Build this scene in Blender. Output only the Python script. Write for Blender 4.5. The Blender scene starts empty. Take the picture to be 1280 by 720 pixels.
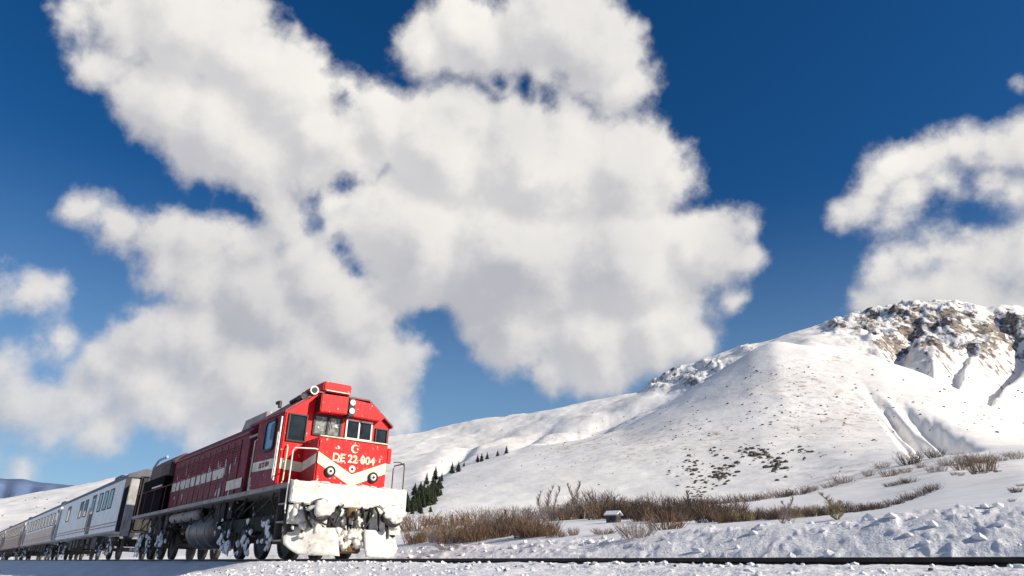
import bpy, bmesh, math, random
import numpy as np
from mathutils import Vector, Matrix, noise as mnoise
random.seed(7)
S = bpy.context.scene
COL = S.collection
R = math.radians

# ------------------------------------------------------------------ camera
CZ = -0.2
FPX, PITCH, HEAD, ROLL = 863.97, R(22.4), R(142.73), R(1.3)
Fv = np.array([math.cos(HEAD)*math.cos(PITCH), math.sin(HEAD)*math.cos(PITCH), math.sin(PITCH)])
Rv = np.array([math.sin(HEAD), -math.cos(HEAD), 0.0])
Uv = np.cross(Rv, Fv)
Rv, Uv = Rv*math.cos(ROLL)+Uv*math.sin(ROLL), Uv*math.cos(ROLL)-Rv*math.sin(ROLL)
cam_d = bpy.data.cameras.new("camera")
cam_d.sensor_width = 36.0
cam_d.lens = 36.0*FPX/1280.0
cam_d.clip_start = 0.05
cam_d.clip_end = 60000
cam = bpy.data.objects.new("camera", cam_d)
COL.objects.link(cam)
m = Matrix.Identity(4)
for i in range(3):
    m[i][0], m[i][1], m[i][2] = Rv[i], Uv[i], -Fv[i]
m[2][3] = CZ
cam.matrix_world = m
S.camera = cam

def ray(px, py):
    d = Fv + Rv*(px-640)/FPX - Uv*(py-360)/FPX
    return d/np.linalg.norm(d)
def azel(px, py):
    d = ray(px, py)
    return math.degrees(math.atan2(d[1], d[0])) % 360, math.degrees(math.asin(d[2]))

# ------------------------------------------------------------------ light
SUN_AZ, SUN_EL = 28.0, 27.0
S.view_settings.view_transform = 'Standard'
S.view_settings.look = 'None'
S.view_settings.exposure = 0.42
S.view_settings.gamma = 1.0
sd = bpy.data.lights.new("sun", 'SUN')
sd.energy = 4.6
sd.angle = R(0.5)
sd.color = (1.0, 0.90, 0.76)
sun = bpy.data.objects.new("sun", sd)
COL.objects.link(sun)
sdir = Vector((math.cos(R(SUN_AZ))*math.cos(R(SUN_EL)), math.sin(R(SUN_AZ))*math.cos(R(SUN_EL)), math.sin(R(SUN_EL))))
sun.rotation_euler = sdir.to_track_quat('Z', 'Y').to_euler()
sun.location = (20, 20, 40)

# ------------------------------------------------------------------ node helper
class NT:
    def __init__(s, tree):
        s.t = tree; s.n = tree.nodes; s.l = tree.links
    def new(s, typ, **k):
        n = s.n.new(typ)
        for a, v in k.items():
            setattr(n, a, v)
        return n
    def put(s, sock, v):
        if isinstance(v, bpy.types.NodeSocket): s.l.new(v, sock)
        elif v is not None: sock.default_value = v
    def math(s, op, a, b=None, c=None, clamp=False):
        n = s.new('ShaderNodeMath', operation=op, use_clamp=clamp)
        s.put(n.inputs[0], a); s.put(n.inputs[1], b)
        if c is not None: s.put(n.inputs[2], c)
        return n.outputs[0]
    def vmath(s, op, a, b=None, sc=None):
        n = s.new('ShaderNodeVectorMath', operation=op)
        s.put(n.inputs[0], a)
        if b is not None: s.put(n.inputs[1], b)
        if sc is not None: s.put(n.inputs['Scale'], sc)
        return n.outputs['Value'] if op in ('DISTANCE', 'LENGTH', 'DOT_PRODUCT') else n.outputs[0]
    def noise(s, vec, scale, detail=4, rough=0.5, col=False, dist=0.0):
        n = s.new('ShaderNodeTexNoise')
        if vec is not None: s.put(n.inputs['Vector'], vec)
        n.inputs['Scale'].default_value = scale; n.inputs['Detail'].default_value = detail
        n.inputs['Roughness'].default_value = rough; n.inputs['Distortion'].default_value = dist
        return n.outputs['Color' if col else 'Fac']
    def ss(s, v, a, b, o0=0.0, o1=1.0):
        n = s.new('ShaderNodeMapRange', interpolation_type='SMOOTHSTEP')
        s.put(n.inputs[0], v)
        n.inputs[1].default_value = a; n.inputs[2].default_value = b
        n.inputs[3].default_value = o0; n.inputs[4].default_value = o1
        return n.outputs[0]
    def mix(s, f, a, b, blend='MIX'):
        n = s.new('ShaderNodeMix', data_type='RGBA', blend_type=blend)
        s.put(n.inputs[0], f)
        for i, v in ((6, a), (7, b)):
            if isinstance(v, (tuple, list)) and len(v) == 3: v = (*v, 1)
            s.put(n.inputs[i], v)
        return n.outputs[2]

# ------------------------------------------------------------------ world: sky and clouds
w = bpy.data.worlds.new("World"); S.world = w; w.use_nodes = True
w.node_tree.nodes.clear()
W = NT(w.node_tree)
CLOUDS = [ # picture x, y, radius of the puffs; turned into directions of the sky
 (95,20,28),(150,30,48),(125,85,38),(235,30,80),(200,120,68),(270,160,80),(300,60,78),(350,110,75),(250,200,40),(330,215,62),(400,160,72),(430,125,28),(300,200,70),(345,260,45),
 (535,60,45),(590,45,60),(690,35,82),(750,70,66),(640,80,50),(785,115,38),(800,100,25),
 (480,160,55),(420,215,60),(555,190,88),(680,215,108),(780,215,78),(845,215,34),(520,300,100),(440,300,55),(650,320,120),(780,330,106),(870,310,62),(925,320,28),(640,405,72),(740,420,76),(820,410,68),(870,430,36),(690,465,34),(760,455,40),(905,380,20),(925,285,22),
 (108,268,26),(145,290,36),(200,300,42),(250,310,44),(310,300,46),(360,290,30),(200,335,38),(250,350,50),(390,340,62),(330,380,75),(440,400,70),(240,420,58),(185,425,46),(140,455,42),(180,480,62),(300,470,84),(400,465,84),(470,470,56),(495,460,32),(75,425,32),(45,428,16),(30,480,34),(70,510,44),(110,505,44),(20,520,36),(60,540,36),(220,510,50),(20,590,26),(-30,480,60),(-60,560,50),(260,520,40),(380,520,60),(470,520,34),
 (30,505,50),(85,485,42),(125,545,40),(10,460,32),(515,450,30),(250,545,34),(310,550,44),(380,545,50),(450,545,44),(500,525,28),(150,525,30),(40,366,36),(12,352,18),(68,368,22),(-20,370,30),
 (1060,268,22),(1085,262,26),(1100,235,34),(1130,215,38),(1165,205,32),(1205,195,34),(1245,190,34),(1300,180,50),(1140,245,34),(1120,275,22),(1180,235,24),(1245,235,28),(1280,240,32),
 (1110,335,34),(1150,320,36),(1190,318,34),(1240,325,44),(1300,320,60),(1085,375,30),(1130,370,44),(1200,375,60),(1290,390,60),(1275,100,7)]
GAPS = [(545,465,16),(552,505,24),(560,535,26),(180,225,22),(215,245,22),(250,252,27),(280,256,24),(305,262,18),(150,225,22),(470,78,26),(455,60,20),(565,440,20),(540,425,12),(505,407,9),(590,475,24),(575,500,30),(655,110,13),(690,118,10),(620,100,8),(170,330,12),(165,370,14),(150,385,18),(425,128,9),(1200,274,6),(1175,288,9),(1145,300,8),(1228,280,5),(430,235,7),(425,310,8),(445,335,6),(395,250,6),(60,460,12),(350,15,14),(-10,420,20)]
g = bpy.data.node_groups.new("cloud_field", 'ShaderNodeTree')
g.interface.new_socket("Vector", in_out='INPUT', socket_type='NodeSocketVector')
g.interface.new_socket("Field", in_out='OUTPUT', socket_type='NodeSocketFloat')
G = NT(g)
gi = G.new('NodeGroupInput'); go = G.new('NodeGroupOutput')
v0 = gi.outputs[0]
w1 = G.noise(v0, 9.0, 5, 0.55, col=True)
off = G.vmath('SCALE', G.vmath('SUBTRACT', w1, (0.5, 0.5, 0.5)), sc=0.07)
off2 = G.vmath('SCALE', G.vmath('SUBTRACT', G.noise(v0, 34.0, 7, 0.6, col=True), (0.5, 0.5, 0.5)), sc=0.024)
vv = G.vmath('ADD', G.vmath('ADD', v0, off), off2)
acc = None
for x, y, r in CLOUDS:
    d = ray(x, y)
    dist = G.vmath('DISTANCE', vv, tuple(float(t) for t in d))
    cosv = float(d @ Fv)
    val = G.math('SUBTRACT', (r*0.97-1.0)*cosv**1.5/FPX, dist)
    acc = val if acc is None else G.math('SMOOTH_MAX', acc, val, 0.022)
for x, y, r in GAPS:
    d = ray(x, y)
    dist = G.vmath('DISTANCE', vv, tuple(float(t) for t in d))
    val = G.math('SUBTRACT', dist, r*float(d @ Fv)**1.5/FPX)
    acc = G.math('SMOOTH_MIN', acc, val, 0.012)
# clouds over the rest of the sky
gen = G.math('MULTIPLY', G.math('SUBTRACT', G.noise(v0, 2.2, 3, 0.5), 0.62), 0.45)
away = G.vmath('DOT_PRODUCT', v0, tuple(float(t) for t in Fv))
gen = G.math('SUBTRACT', gen, G.ss(away, 0.55, 0.72, 0.0, 0.6))
acc = G.math('MAXIMUM', acc, gen)
fb = G.math('MULTIPLY', G.math('SUBTRACT', G.noise(v0, 23.0, 9, 0.60), 0.5), 0.034)
acc = G.math('ADD', acc, fb)
G.l.new(acc, go.inputs[0])
tc = W.new('ShaderNodeTexCoord')
dirv = tc.outputs['Generated']
def field(vec):
    n = W.new('ShaderNodeGroup'); n.node_tree = g
    W.put(n.inputs[0], vec); return n.outputs[0]
D0 = field(dirv)
sv = Vector(sdir); 
D1 = field(W.vmath('ADD', dirv, tuple(0.028*c for c in (sv.x*0.8, sv.y*0.8, sv.z+0.45))))
grad = W.math('SUBTRACT', D0, D1)
lit = W.ss(grad, -0.030, 0.034)
fine = W.noise(dirv, 4.5, 5, 0.45)
lit = W.math('ADD', W.math('MULTIPLY', lit, 0.60), W.math('MULTIPLY', W.ss(fine, 0.25, 0.75), 0.42))
thick = W.ss(D0, 0.015, 0.11)
lit = W.math('SUBTRACT', lit, W.math('MULTIPLY', thick, 0.10), clamp=True)
sepz = W.new('ShaderNodeSeparateXYZ'); W.l.new(dirv, sepz.inputs[0])
low = W.ss(sepz.outputs[2], 0.42, 0.02)
alpha = W.ss(W.math('SUBTRACT', D0, W.math('MULTIPLY', low, 0.004)), -0.012, 0.018)
alpha2 = W.ss(D0, -0.02, 0.060)
alpha = W.math('ADD', W.math('MULTIPLY', alpha, W.math('SUBTRACT', 1.0, W.math('MULTIPLY', low, 0.35))), W.math('MULTIPLY', alpha2, W.math('MULTIPLY', low, 0.35)))
patchy = W.ss(W.noise(W.vmath('ADD', dirv, (3.1, 1.7, 0.4)), 3.1, 4, 0.5), 0.42, 0.66)
lit = W.math('SUBTRACT', lit, W.math('MULTIPLY', W.math('MULTIPLY', patchy, 0.25), W.math('ADD', W.math('MULTIPLY', thick, 0.7), 0.3)), clamp=True)
lit = W.math('SUBTRACT', lit, W.math('MULTIPLY', low, 0.10), clamp=True)
ccol = W.mix(lit, (0.36, 0.365, 0.40), (0.71, 0.685, 0.645))
sky = W.new('ShaderNodeTexSky', sky_type='NISHITA', sun_disc=False)
sky.sun_elevation = R(SUN_EL); sky.sun_rotation = R(90-SUN_AZ)
sky.altitude = 1500; sky.air_density = 1.0; sky.dust_density = 0.9; sky.ozone_density = 3.0
hs = W.new('ShaderNodeHueSaturation'); hs.inputs['Saturation'].default_value = 1.33; hs.inputs['Hue'].default_value = 0.505; hs.inputs['Value'].default_value = 1.0
W.l.new(sky.outputs[0], hs.inputs['Color'])
b1 = W.new('ShaderNodeBackground'); b1.inputs[1].default_value = 0.068
skyc = W.mix(W.math('MULTIPLY', W.ss(sepz.outputs[2], 0.50, 0.05), 0.55), hs.outputs[0], (3.6, 5.6, 7.6))
W.l.new(skyc, b1.inputs[0])
b2 = W.new('ShaderNodeBackground'); b2.inputs[1].default_value = 1.0
W.l.new(ccol, b2.inputs[0])
mx = W.new('ShaderNodeMixShader')
W.l.new(alpha, mx.inputs[0]); W.l.new(b1.outputs[0], mx.inputs[1]); W.l.new(b2.outputs[0], mx.inputs[2])
wo = W.new('ShaderNodeOutputWorld'); W.l.new(mx.outputs[0], wo.inputs[0])

# ------------------------------------------------------------------ materials
MATS = {}
def mat(name, color, rough=0.6, metal=0.0, var=0.25, vscale=3.0, bump=0.0, bscale=20.0, snow=0.0, snow_scale=14.0, streak=0.0, spec=0.4, coord='Object'):
    """Procedural paint or surface: base colour with mottled dirt, optional streaks and specks of stuck snow."""
    mt = bpy.data.materials.new(name); mt.use_nodes = True
    N = NT(mt.node_tree)
    p = mt.node_tree.nodes['Principled BSDF']
    tcn = N.new('ShaderNodeTexCoord'); v = tcn.outputs[coord]
    n1 = N.noise(v, vscale, 6, 0.6)
    f = N.ss(n1, 0.3, 0.7)
    dark = tuple(c*(1-var) for c in color); lite = tuple(min(1, c*(1+var*0.5)) for c in color)
    c = N.mix(f, dark, lite)
    if streak:
        mp = N.new('ShaderNodeMapping'); N.l.new(v, mp.inputs[0]); mp.inputs['Scale'].default_value = (9, 9, 0.9)
        st = N.ss(N.noise(mp.outputs[0], 1.2, 4, 0.6), 0.48, 0.72)
        c = N.mix(N.math('MULTIPLY', st, streak), c, (0.10, 0.085, 0.075))
    if snow:
        sn = N.ss(N.noise(v, snow_scale, 5, 0.65), 0.66-0.2*snow, 0.70-0.14*snow)
        c = N.mix(sn, c, (0.82, 0.82, 0.83))
    N.l.new(c, p.inputs['Base Color'])
    p.inputs['Roughness'].default_value = rough; p.inputs['Metallic'].default_value = metal
    p.inputs['Specular IOR Level'].default_value = spec
    if bump:
        b = N.new('ShaderNodeBump'); b.inputs['Strength'].default_value = bump; b.inputs['Distance'].default_value = 0.02
        N.l.new(N.noise(v, bscale, 6, 0.6), b.inputs['Height']); N.l.new(b.outputs[0], p.inputs['Normal'])
    MATS[name] = mt
    return mt
M_RED = mat('red_paint', (0.66, 0.006, 0.010), 0.45, var=0.2, vscale=2.5, snow=0.03, snow_scale=9, spec=0.2, streak=0.18)
M_REDN = mat('red_nose_paint', (0.66, 0.010, 0.010), 0.5, var=0.3, vscale=5, snow=0.30, snow_scale=8, spec=0.2, streak=0.12)
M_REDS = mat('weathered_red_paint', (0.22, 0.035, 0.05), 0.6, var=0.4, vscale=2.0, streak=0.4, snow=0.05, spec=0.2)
M_CREAM = mat('cream_paint', (0.78, 0.70, 0.48), 0.5, var=0.12, snow=0.1)
M_CREAMS = mat('weathered_cream_paint', (0.78, 0.72, 0.62), 0.6, var=0.3, streak=0.4)
M_BLACK = mat('black_metal', (0.018, 0.018, 0.02), 0.55, var=0.4, bump=0.3)
M_DARK = mat('underframe_grime', (0.022, 0.02, 0.019), 0.8, var=0.5, vscale=6, bump=0.5, snow=0.25, snow_scale=5)
M_GRIME = mat('grey_underframe_metal', (0.07, 0.065, 0.062), 0.7, var=0.5, vscale=5, bump=0.4)
M_TANK = mat('tank_metal', (0.12, 0.115, 0.11), 0.45, metal=0.3, var=0.5, vscale=2.0, bump=0.2, streak=0.5)
M_SILL = mat('sill_grey', (0.30, 0.27, 0.26), 0.6, var=0.3, snow=0.1)
M_WHITE = mat('white_paint', (0.78, 0.76, 0.70), 0.5, var=0.15)
M_RAILG = mat('handrail_metal', (0.62, 0.58, 0.5), 0.45, var=0.2)
M_ROOF = mat('roof_grey', (0.07, 0.075, 0.095), 0.6, var=0.3)
M_COACH = mat('coach_pale_blue', (0.74, 0.79, 0.82), 0.45, var=0.12, streak=0.3)
M_COACH2 = mat('coach_tan', (0.62, 0.49, 0.42), 0.5, var=0.2, streak=0.3)
M_COACH3 = mat('coach_brown', (0.34, 0.21, 0.17), 0.5, var=0.2, streak=0.3)
M_LINE = mat('coach_stripe', (0.30, 0.17, 0.19), 0.5)
M_CROOF = mat('coach_roof', (0.10, 0.11, 0.135), 0.5, var=0.3)
M_RUBBER = mat('rubber', (0.05, 0.045, 0.045), 0.8, var=0.4)
M_GANG = mat('gangway_bellows', (0.04, 0.037, 0.036), 0.75, var=0.3, bump=0.3, streak=0.4)
M_RUST = mat('rail_steel', (0.030, 0.021, 0.018), 0.55, metal=0.2, var=0.5, vscale=8, bump=0.2)
M_GLASS = mat('dark_glass', (0.02, 0.025, 0.03), 0.06, var=0.5, spec=0.4)
M_GLASSL = mat('reflection_tinted_glass', (0.22, 0.24, 0.22), 0.12, var=0.75, vscale=7, spec=0.8, snow=0.25, snow_scale=6)  # paler base colour paints reflected snow into the panes
M_GLASSB = mat('blue_glass', (0.16, 0.30, 0.45), 0.08, var=0.4, vscale=3, spec=0.9)
M_LENS = mat('lamp_lens', (0.75, 0.75, 0.72), 0.1, var=0.1, spec=0.8)
M_BROWN = mat('rusty_brown', (0.13, 0.075, 0.03), 0.8, var=0.5, vscale=8, bump=0.5, snow=0.2)
M_TWIG = mat('red_brown_twigs', (0.19, 0.12, 0.075), 0.9, var=0.4, vscale=2)
M_TWIGD = mat('dark_twigs', (0.085, 0.058, 0.045), 0.9, var=0.4, vscale=2)
M_TWIGY = mat('yellow_willow_twigs', (0.30, 0.24, 0.13), 0.9, var=0.3, vscale=2)
M_TWIGP = mat('pale_grey_twigs', (0.28, 0.235, 0.21), 0.9, var=0.3, vscale=2)
M_NEEDLE = mat('conifer_needles', (0.040, 0.052, 0.024), 0.9, var=0.5, vscale=1.2, snow=0.12, snow_scale=3)
M_BARK = mat('bark', (0.07, 0.05, 0.04), 0.9, var=0.4)
M_STONE = mat('grey_stone', (0.10, 0.085, 0.072), 0.9, var=0.5, vscale=0.6, bump=0.6, bscale=3)
M_WOOD = mat('weathered_boards', (0.09, 0.075, 0.07), 0.9, var=0.4)

def snow_mat(name, crust=False):
    mt = bpy.data.materials.new(name); mt.use_nodes = True
    N = NT(mt.node_tree); p = mt.node_tree.nodes['Principled BSDF']
    tcn = N.new('ShaderNodeTexCoord'); v = tcn.outputs['Object']
    c = N.mix(N.ss(N.noise(v, 1.6 if not crust else 5.0, 6, 0.6), 0.3, 0.7), (0.70, 0.71, 0.74) if not crust else (0.50, 0.48, 0.44), (0.82, 0.82, 0.83) if not crust else (0.76, 0.74, 0.69))
    if crust:
        c = N.mix(N.ss(N.noise(v, 6, 5, 0.7), 0.56, 0.70), c, (0.33, 0.28, 0.22))
    N.l.new(c, p.inputs['Base Color'])
    p.inputs['Roughness'].default_value = 0.55; p.inputs['Specular IOR Level'].default_value = 0.3
    b = N.new('ShaderNodeBump'); b.inputs['Strength'].default_value = 0.8 if not crust else 0.4; b.inputs['Distance'].default_value = 0.025
    hgt = N.math('ADD', N.noise(v, 9, 6, 0.62), N.math('MULTIPLY', N.noise(v, 40, 4, 0.6), 0.35))
    N.l.new(hgt, b.inputs['Height']); N.l.new(b.outputs[0], p.inputs['Normal'])
    return mt
M_SNOWC = snow_mat('snow_clod')
M_CRUST = snow_mat('snow_crust', True)

def terrain_mat():
    mt = bpy.data.materials.new('snow_and_rock'); mt.use_nodes = True
    N = NT(mt.node_tree); p = mt.node_tree.nodes['Principled BSDF']
    geo = N.new('ShaderNodeNewGeometry'); pos = geo.outputs['Position']
    dist = N.vmath('LENGTH', pos)
    at1 = N.new('ShaderNodeAttribute'); at1.attribute_name = 'rock'; rock = at1.outputs['Fac']
    at2 = N.new('ShaderNodeAttribute'); at2.attribute_name = 'scrub'; scrub = at2.outputs['Fac']
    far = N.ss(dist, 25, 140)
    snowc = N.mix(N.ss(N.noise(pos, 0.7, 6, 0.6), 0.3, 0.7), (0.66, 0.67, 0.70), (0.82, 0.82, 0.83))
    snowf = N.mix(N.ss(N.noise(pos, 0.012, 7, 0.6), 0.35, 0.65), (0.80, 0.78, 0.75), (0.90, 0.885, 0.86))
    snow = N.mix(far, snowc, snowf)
    # thin scrub and grass poking through
    sc = N.ss(N.noise(pos, 0.16, 8, 0.72), 0.50, 0.62)
    sc = N.math('MULTIPLY', sc, scrub)
    snow = N.mix(sc, snow, (0.42, 0.33, 0.25))
    # rock faces
    rn = N.noise(pos, 0.055, 9, 0.68, dist=0.4)
    rn2 = N.noise(pos, 0.13, 6, 0.6)
    rc = N.mix(N.ss(rn2, 0.35, 0.65), (0.07, 0.062, 0.06), (0.36, 0.30, 0.25))
    sep = N.new('ShaderNodeSeparateXYZ'); N.l.new(geo.outputs['Normal'], sep.inputs[0])
    steep = N.ss(sep.outputs[2], 0.93, 0.60)
    k = N.math('ADD', N.math('MULTIPLY', rock, 0.36), N.math('MULTIPLY', N.math('SUBTRACT', rn, 0.5), 1.5))
    k = N.math('ADD', k, N.math('MULTIPLY', steep, 0.30))
    k = N.math('MULTIPLY', N.ss(k, 0.42, 0.52), N.ss(rock, 0.02, 0.2))
    col = N.mix(k, snow, rc)
    N.l.new(col, p.inputs['Base Color'])
    p.inputs['Roughness'].default_value = 0.6; p.inputs['Specular IOR Level'].default_value = 0.25
    b = N.new('ShaderNodeBump'); b.inputs['Strength'].default_value = 0.9; b.inputs['Distance'].default_value = 0.05
    hgt = N.math('ADD', N.noise(pos, 7, 7, 0.62), N.math('MULTIPLY', N.noise(pos, 30, 4, 0.6), 0.35))
    N.l.new(hgt, b.inputs['Height'])
    b2_ = N.new('ShaderNodeBump'); b2_.inputs['Strength'].default_value = 0.6; b2_.inputs['Distance'].default_value = 5.0
    hf = N.math('MULTIPLY', N.noise(pos, 0.05, 8, 0.6), N.math('ADD', N.math('MULTIPLY', rock, 2.2), N.math('MULTIPLY', far, 0.45)))
    N.l.new(hf, b2_.inputs['Height']); N.l.new(b.outputs[0], b2_.inputs['Normal'])
    N.l.new(b2_.outputs[0], p.inputs['Normal'])
    return mt
M_TERR = terrain_mat()
M_FAR = mat('haze_blue_hill', (0.13, 0.20, 0.36), 0.9, var=0.25, vscale=0.002)  # haze painted as a blue base colour

# ------------------------------------------------------------------ object helpers
def props(o, label=None, cat=None, group=None, kind=None):
    if label: o['label'] = label
    if cat: o['category'] = cat
    if group: o['group'] = group
    if kind: o['kind'] = kind
    return o
def empty(name, loc, rz=0, parent=None, **k):
    o = bpy.data.objects.new(name, None); COL.objects.link(o)
    o.location = loc; o.rotation_euler = (0, 0, rz); o.parent = parent; o.empty_display_size = 0.3
    return props(o, **k)
class MB:
    """Collects shapes into one mesh."""
    def __init__(s): s.v = []; s.f = []
    def add(s, vs, fs):
        n = len(s.v); s.v += [tuple(p) for p in vs]; s.f += [tuple(i+n for i in f) for f in fs]; return s
    def box(s, x0, x1, y0, y1, z0, z1):
        if x0 > x1: x0, x1 = x1, x0
        if y0 > y1: y0, y1 = y1, y0
        if z0 > z1: z0, z1 = z1, z0
        return s.add([(x0,y0,z0),(x1,y0,z0),(x1,y1,z0),(x0,y1,z0),(x0,y0,z1),(x1,y0,z1),(x1,y1,z1),(x0,y1,z1)],
                     [(0,3,2,1),(4,5,6,7),(0,1,5,4),(1,2,6,5),(2,3,7,6),(3,0,4,7)])
    def prism(s, prof, a0, a1, axis='x'):
        """prof polygon extruded along axis between a0 and a1. axis x: prof=(y,z); y: prof=(x,z)"""
        n = len(prof); P = (lambda a, p: (a, p[0], p[1])) if axis == 'x' else ((lambda a, p: (p[0], a, p[1])) if axis == 'y' else (lambda a, p: (p[0], p[1], a)))
        vs = [P(a0, p) for p in prof]+[P(a1, p) for p in prof]
        fs = [tuple(range(n))[::-1], tuple(range(n, 2*n))]+[(i, (i+1) % n, n+(i+1) % n, n+i) for i in range(n)]
        return s.add(vs, fs)
    def tube(s, pts, r, n=6, r1=None, cap=True):
        pts = [Vector(p) for p in pts]; k = len(pts); base = len(s.v); up = Vector((0, 0, 1))
        for i, p in enumerate(pts):
            d = (pts[min(i+1, k-1)]-pts[max(i-1, 0)]).normalized()
            a = d.cross(up if abs(d.z) < 0.95 else Vector((1, 0, 0))).normalized(); b = d.cross(a)
            rr = r if r1 is None else r+(r1-r)*i/max(1, k-1)
            for j in range(n):
                t = 2*math.pi*j/n; s.v.append(tuple(p+a*math.cos(t)*rr+b*math.sin(t)*rr))
        for i in range(k-1):
            for j in range(n):
                s.f.append((base+i*n+j, base+i*n+(j+1) % n, base+(i+1)*n+(j+1) % n, base+(i+1)*n+j))
        if cap:
            s.f.append(tuple(base+j for j in range(n))[::-1]); s.f.append(tuple(base+(k-1)*n+j for j in range(n)))
        return s
    def lathe(s, c, prof, axis='y', n=20):
        """prof (radius, offset along axis)"""
        base = len(s.v); k = len(prof)
        for r, h in prof:
            for j in range(n):
                t = 2*math.pi*j/n; u, q = r*math.cos(t), r*math.sin(t)
                s.v.append({'y': (c[0]+u, c[1]+h, c[2]+q), 'x': (c[0]+h, c[1]+u, c[2]+q), 'z': (c[0]+u, c[1]+q, c[2]+h)}[axis])
        for i in range(k-1):
            for j in range(n):
                s.f.append((base+i*n+j, base+i*n+(j+1) % n, base+(i+1)*n+(j+1) % n, base+(i+1)*n+j))
        s.f.append(tuple(base+j for j in range(n))[::-1]); s.f.append(tuple(base+(k-1)*n+j for j in range(n)))
        return s
    def blob(s, c, rad, rough=0.25, sub=2, seed=0, sq=(1, 1, 1)):
        bm = bmesh.new(); bmesh.ops.create_icosphere(bm, subdivisions=sub, radius=1)
        vs = []
        for v in bm.verts:
            k = 1+rough*1.6*mnoise.noise(Vector(v.co)*1.7+Vector((seed*3.1, seed*1.7, seed)))+rough*0.8*mnoise.noise(Vector(v.co)*4.1+Vector((seed, 7, seed*2.2)))
            vs.append((c[0]+v.co.x*rad*sq[0]*k, c[1]+v.co.y*rad*sq[1]*k, c[2]+v.co.z*rad*sq[2]*k))
        fs = [tuple(v.index for v in f.verts) for f in bm.faces]; bm.free()
        return s.add(vs, fs)
    def build(s, name, material, parent=None, loc=(0, 0, 0), bevel=0, smooth=False, recalc=True, **k):
        me = bpy.data.meshes.new(name); me.from_pydata(s.v, [], s.f)
        if recalc:
            bm = bmesh.new(); bm.from_mesh(me); bmesh.ops.recalc_face_normals(bm, faces=bm.faces)
            if bevel: bmesh.ops.bevel(bm, geom=[e for e in bm.edges if len(e.link_faces) == 2 and e.calc_face_angle() > 0.5], offset=bevel, segments=2, affect='EDGES', clamp_overlap=True)
            bm.to_mesh(me); bm.free()
        me.materials.append(material)
        if smooth:
            me.polygons.foreach_set('use_smooth', [True]*len(me.polygons))
        o = bpy.data.objects.new(name, me); COL.objects.link(o); o.location = loc; o.parent = parent
        return props(o, **k)
def copy_tree(o, parent=None, loc=None, rz=None, flip=False, **k):
    c = o.copy(); COL.objects.link(c); c.parent = parent
    if loc is not None: c.location = loc
    if rz is not None: c.rotation_euler.z = rz
    for ch in [x for x in o.children]: copy_tree(ch, c)
    return props(c, **k)

# ------------------------------------------------------------------ terrain
def hashn(ix, iy, seed):
    h = (ix.astype(np.int64)*374761393+iy.astype(np.int64)*668265263+seed*1442695041) & 0xffffffff
    h = ((h ^ (h >> 13))*1274126177) & 0xffffffff
    h = h ^ (h >> 16)
    return (h & 0xffff)/65535.0
def vnoise(x, y, seed=0):
    ix, iy = np.floor(x), np.floor(y); fx, fy = x-ix, y-iy
    fx, fy = fx*fx*fx*(fx*(fx*6-15)+10), fy*fy*fy*(fy*(fy*6-15)+10)
    a, b = hashn(ix, iy, seed), hashn(ix+1, iy, seed); c, d = hashn(ix, iy+1, seed), hashn(ix+1, iy+1, seed)
    return (a*(1-fx)+b*fx)*(1-fy)+(c*(1-fx)+d*fx)*fy
def fbm(x, y, oct=5, seed=0, gain=0.5, ridged=False):
    t = 0; a = 1; n = 0
    for i in range(oct):
        c, s_ = math.cos(i*1.3), math.sin(i*1.3)
        q = vnoise(c*x-s_*y+i*17.3, s_*x+c*y-i*9.1, seed+i)
        q = 1-np.abs(q*2-1) if ridged else q
        t = t+q*a; n += a; a *= gain; x = x*2.03; y = y*2.03
    return t/n
def sst(x, a, b):
    t = np.clip((x-a)/(b-a), 0, 1); return t*t*(3-2*t)

TY = 7.48                     # centre line of the track
AZ_IN = np.arange(94.0, 182.0, 0.095)
AZ_OUT = np.concatenate([np.arange(182.0, 454.0, 2.0)])
AZS = np.concatenate([AZ_IN, AZ_OUT])
RS = np.concatenate([np.geomspace(0.35, 3, 26)[:-1], np.geomspace(3, 40, 300)[:-1], np.geomspace(40, 350, 120)[:-1], np.geomspace(350, 2300, 250)[:-1], np.geomspace(2300, 30000, 24)])
def curve(pts):
    a = np.array([azel(*p) for p in pts]); o = np.argsort(a[:, 0]); a = a[o]
    xs = np.concatenate([a[:, 0], [200, 270, 360, 430]]); ys = np.concatenate([a[:, 1], [2.0*0.5+a[-1, 1]*0.5, 1.2, 1.5, a[0, 1]*0.6]])
    e = np.interp(AZS, xs, ys, period=360)
    k = np.exp(-0.5*(np.arange(-9, 10)/4.0)**2); k /= k.sum()
    n = len(AZ_IN); pad = np.pad(e[:n], 9, mode='edge'); e[:n] = np.convolve(pad, k, mode='valid')
    return e
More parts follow.
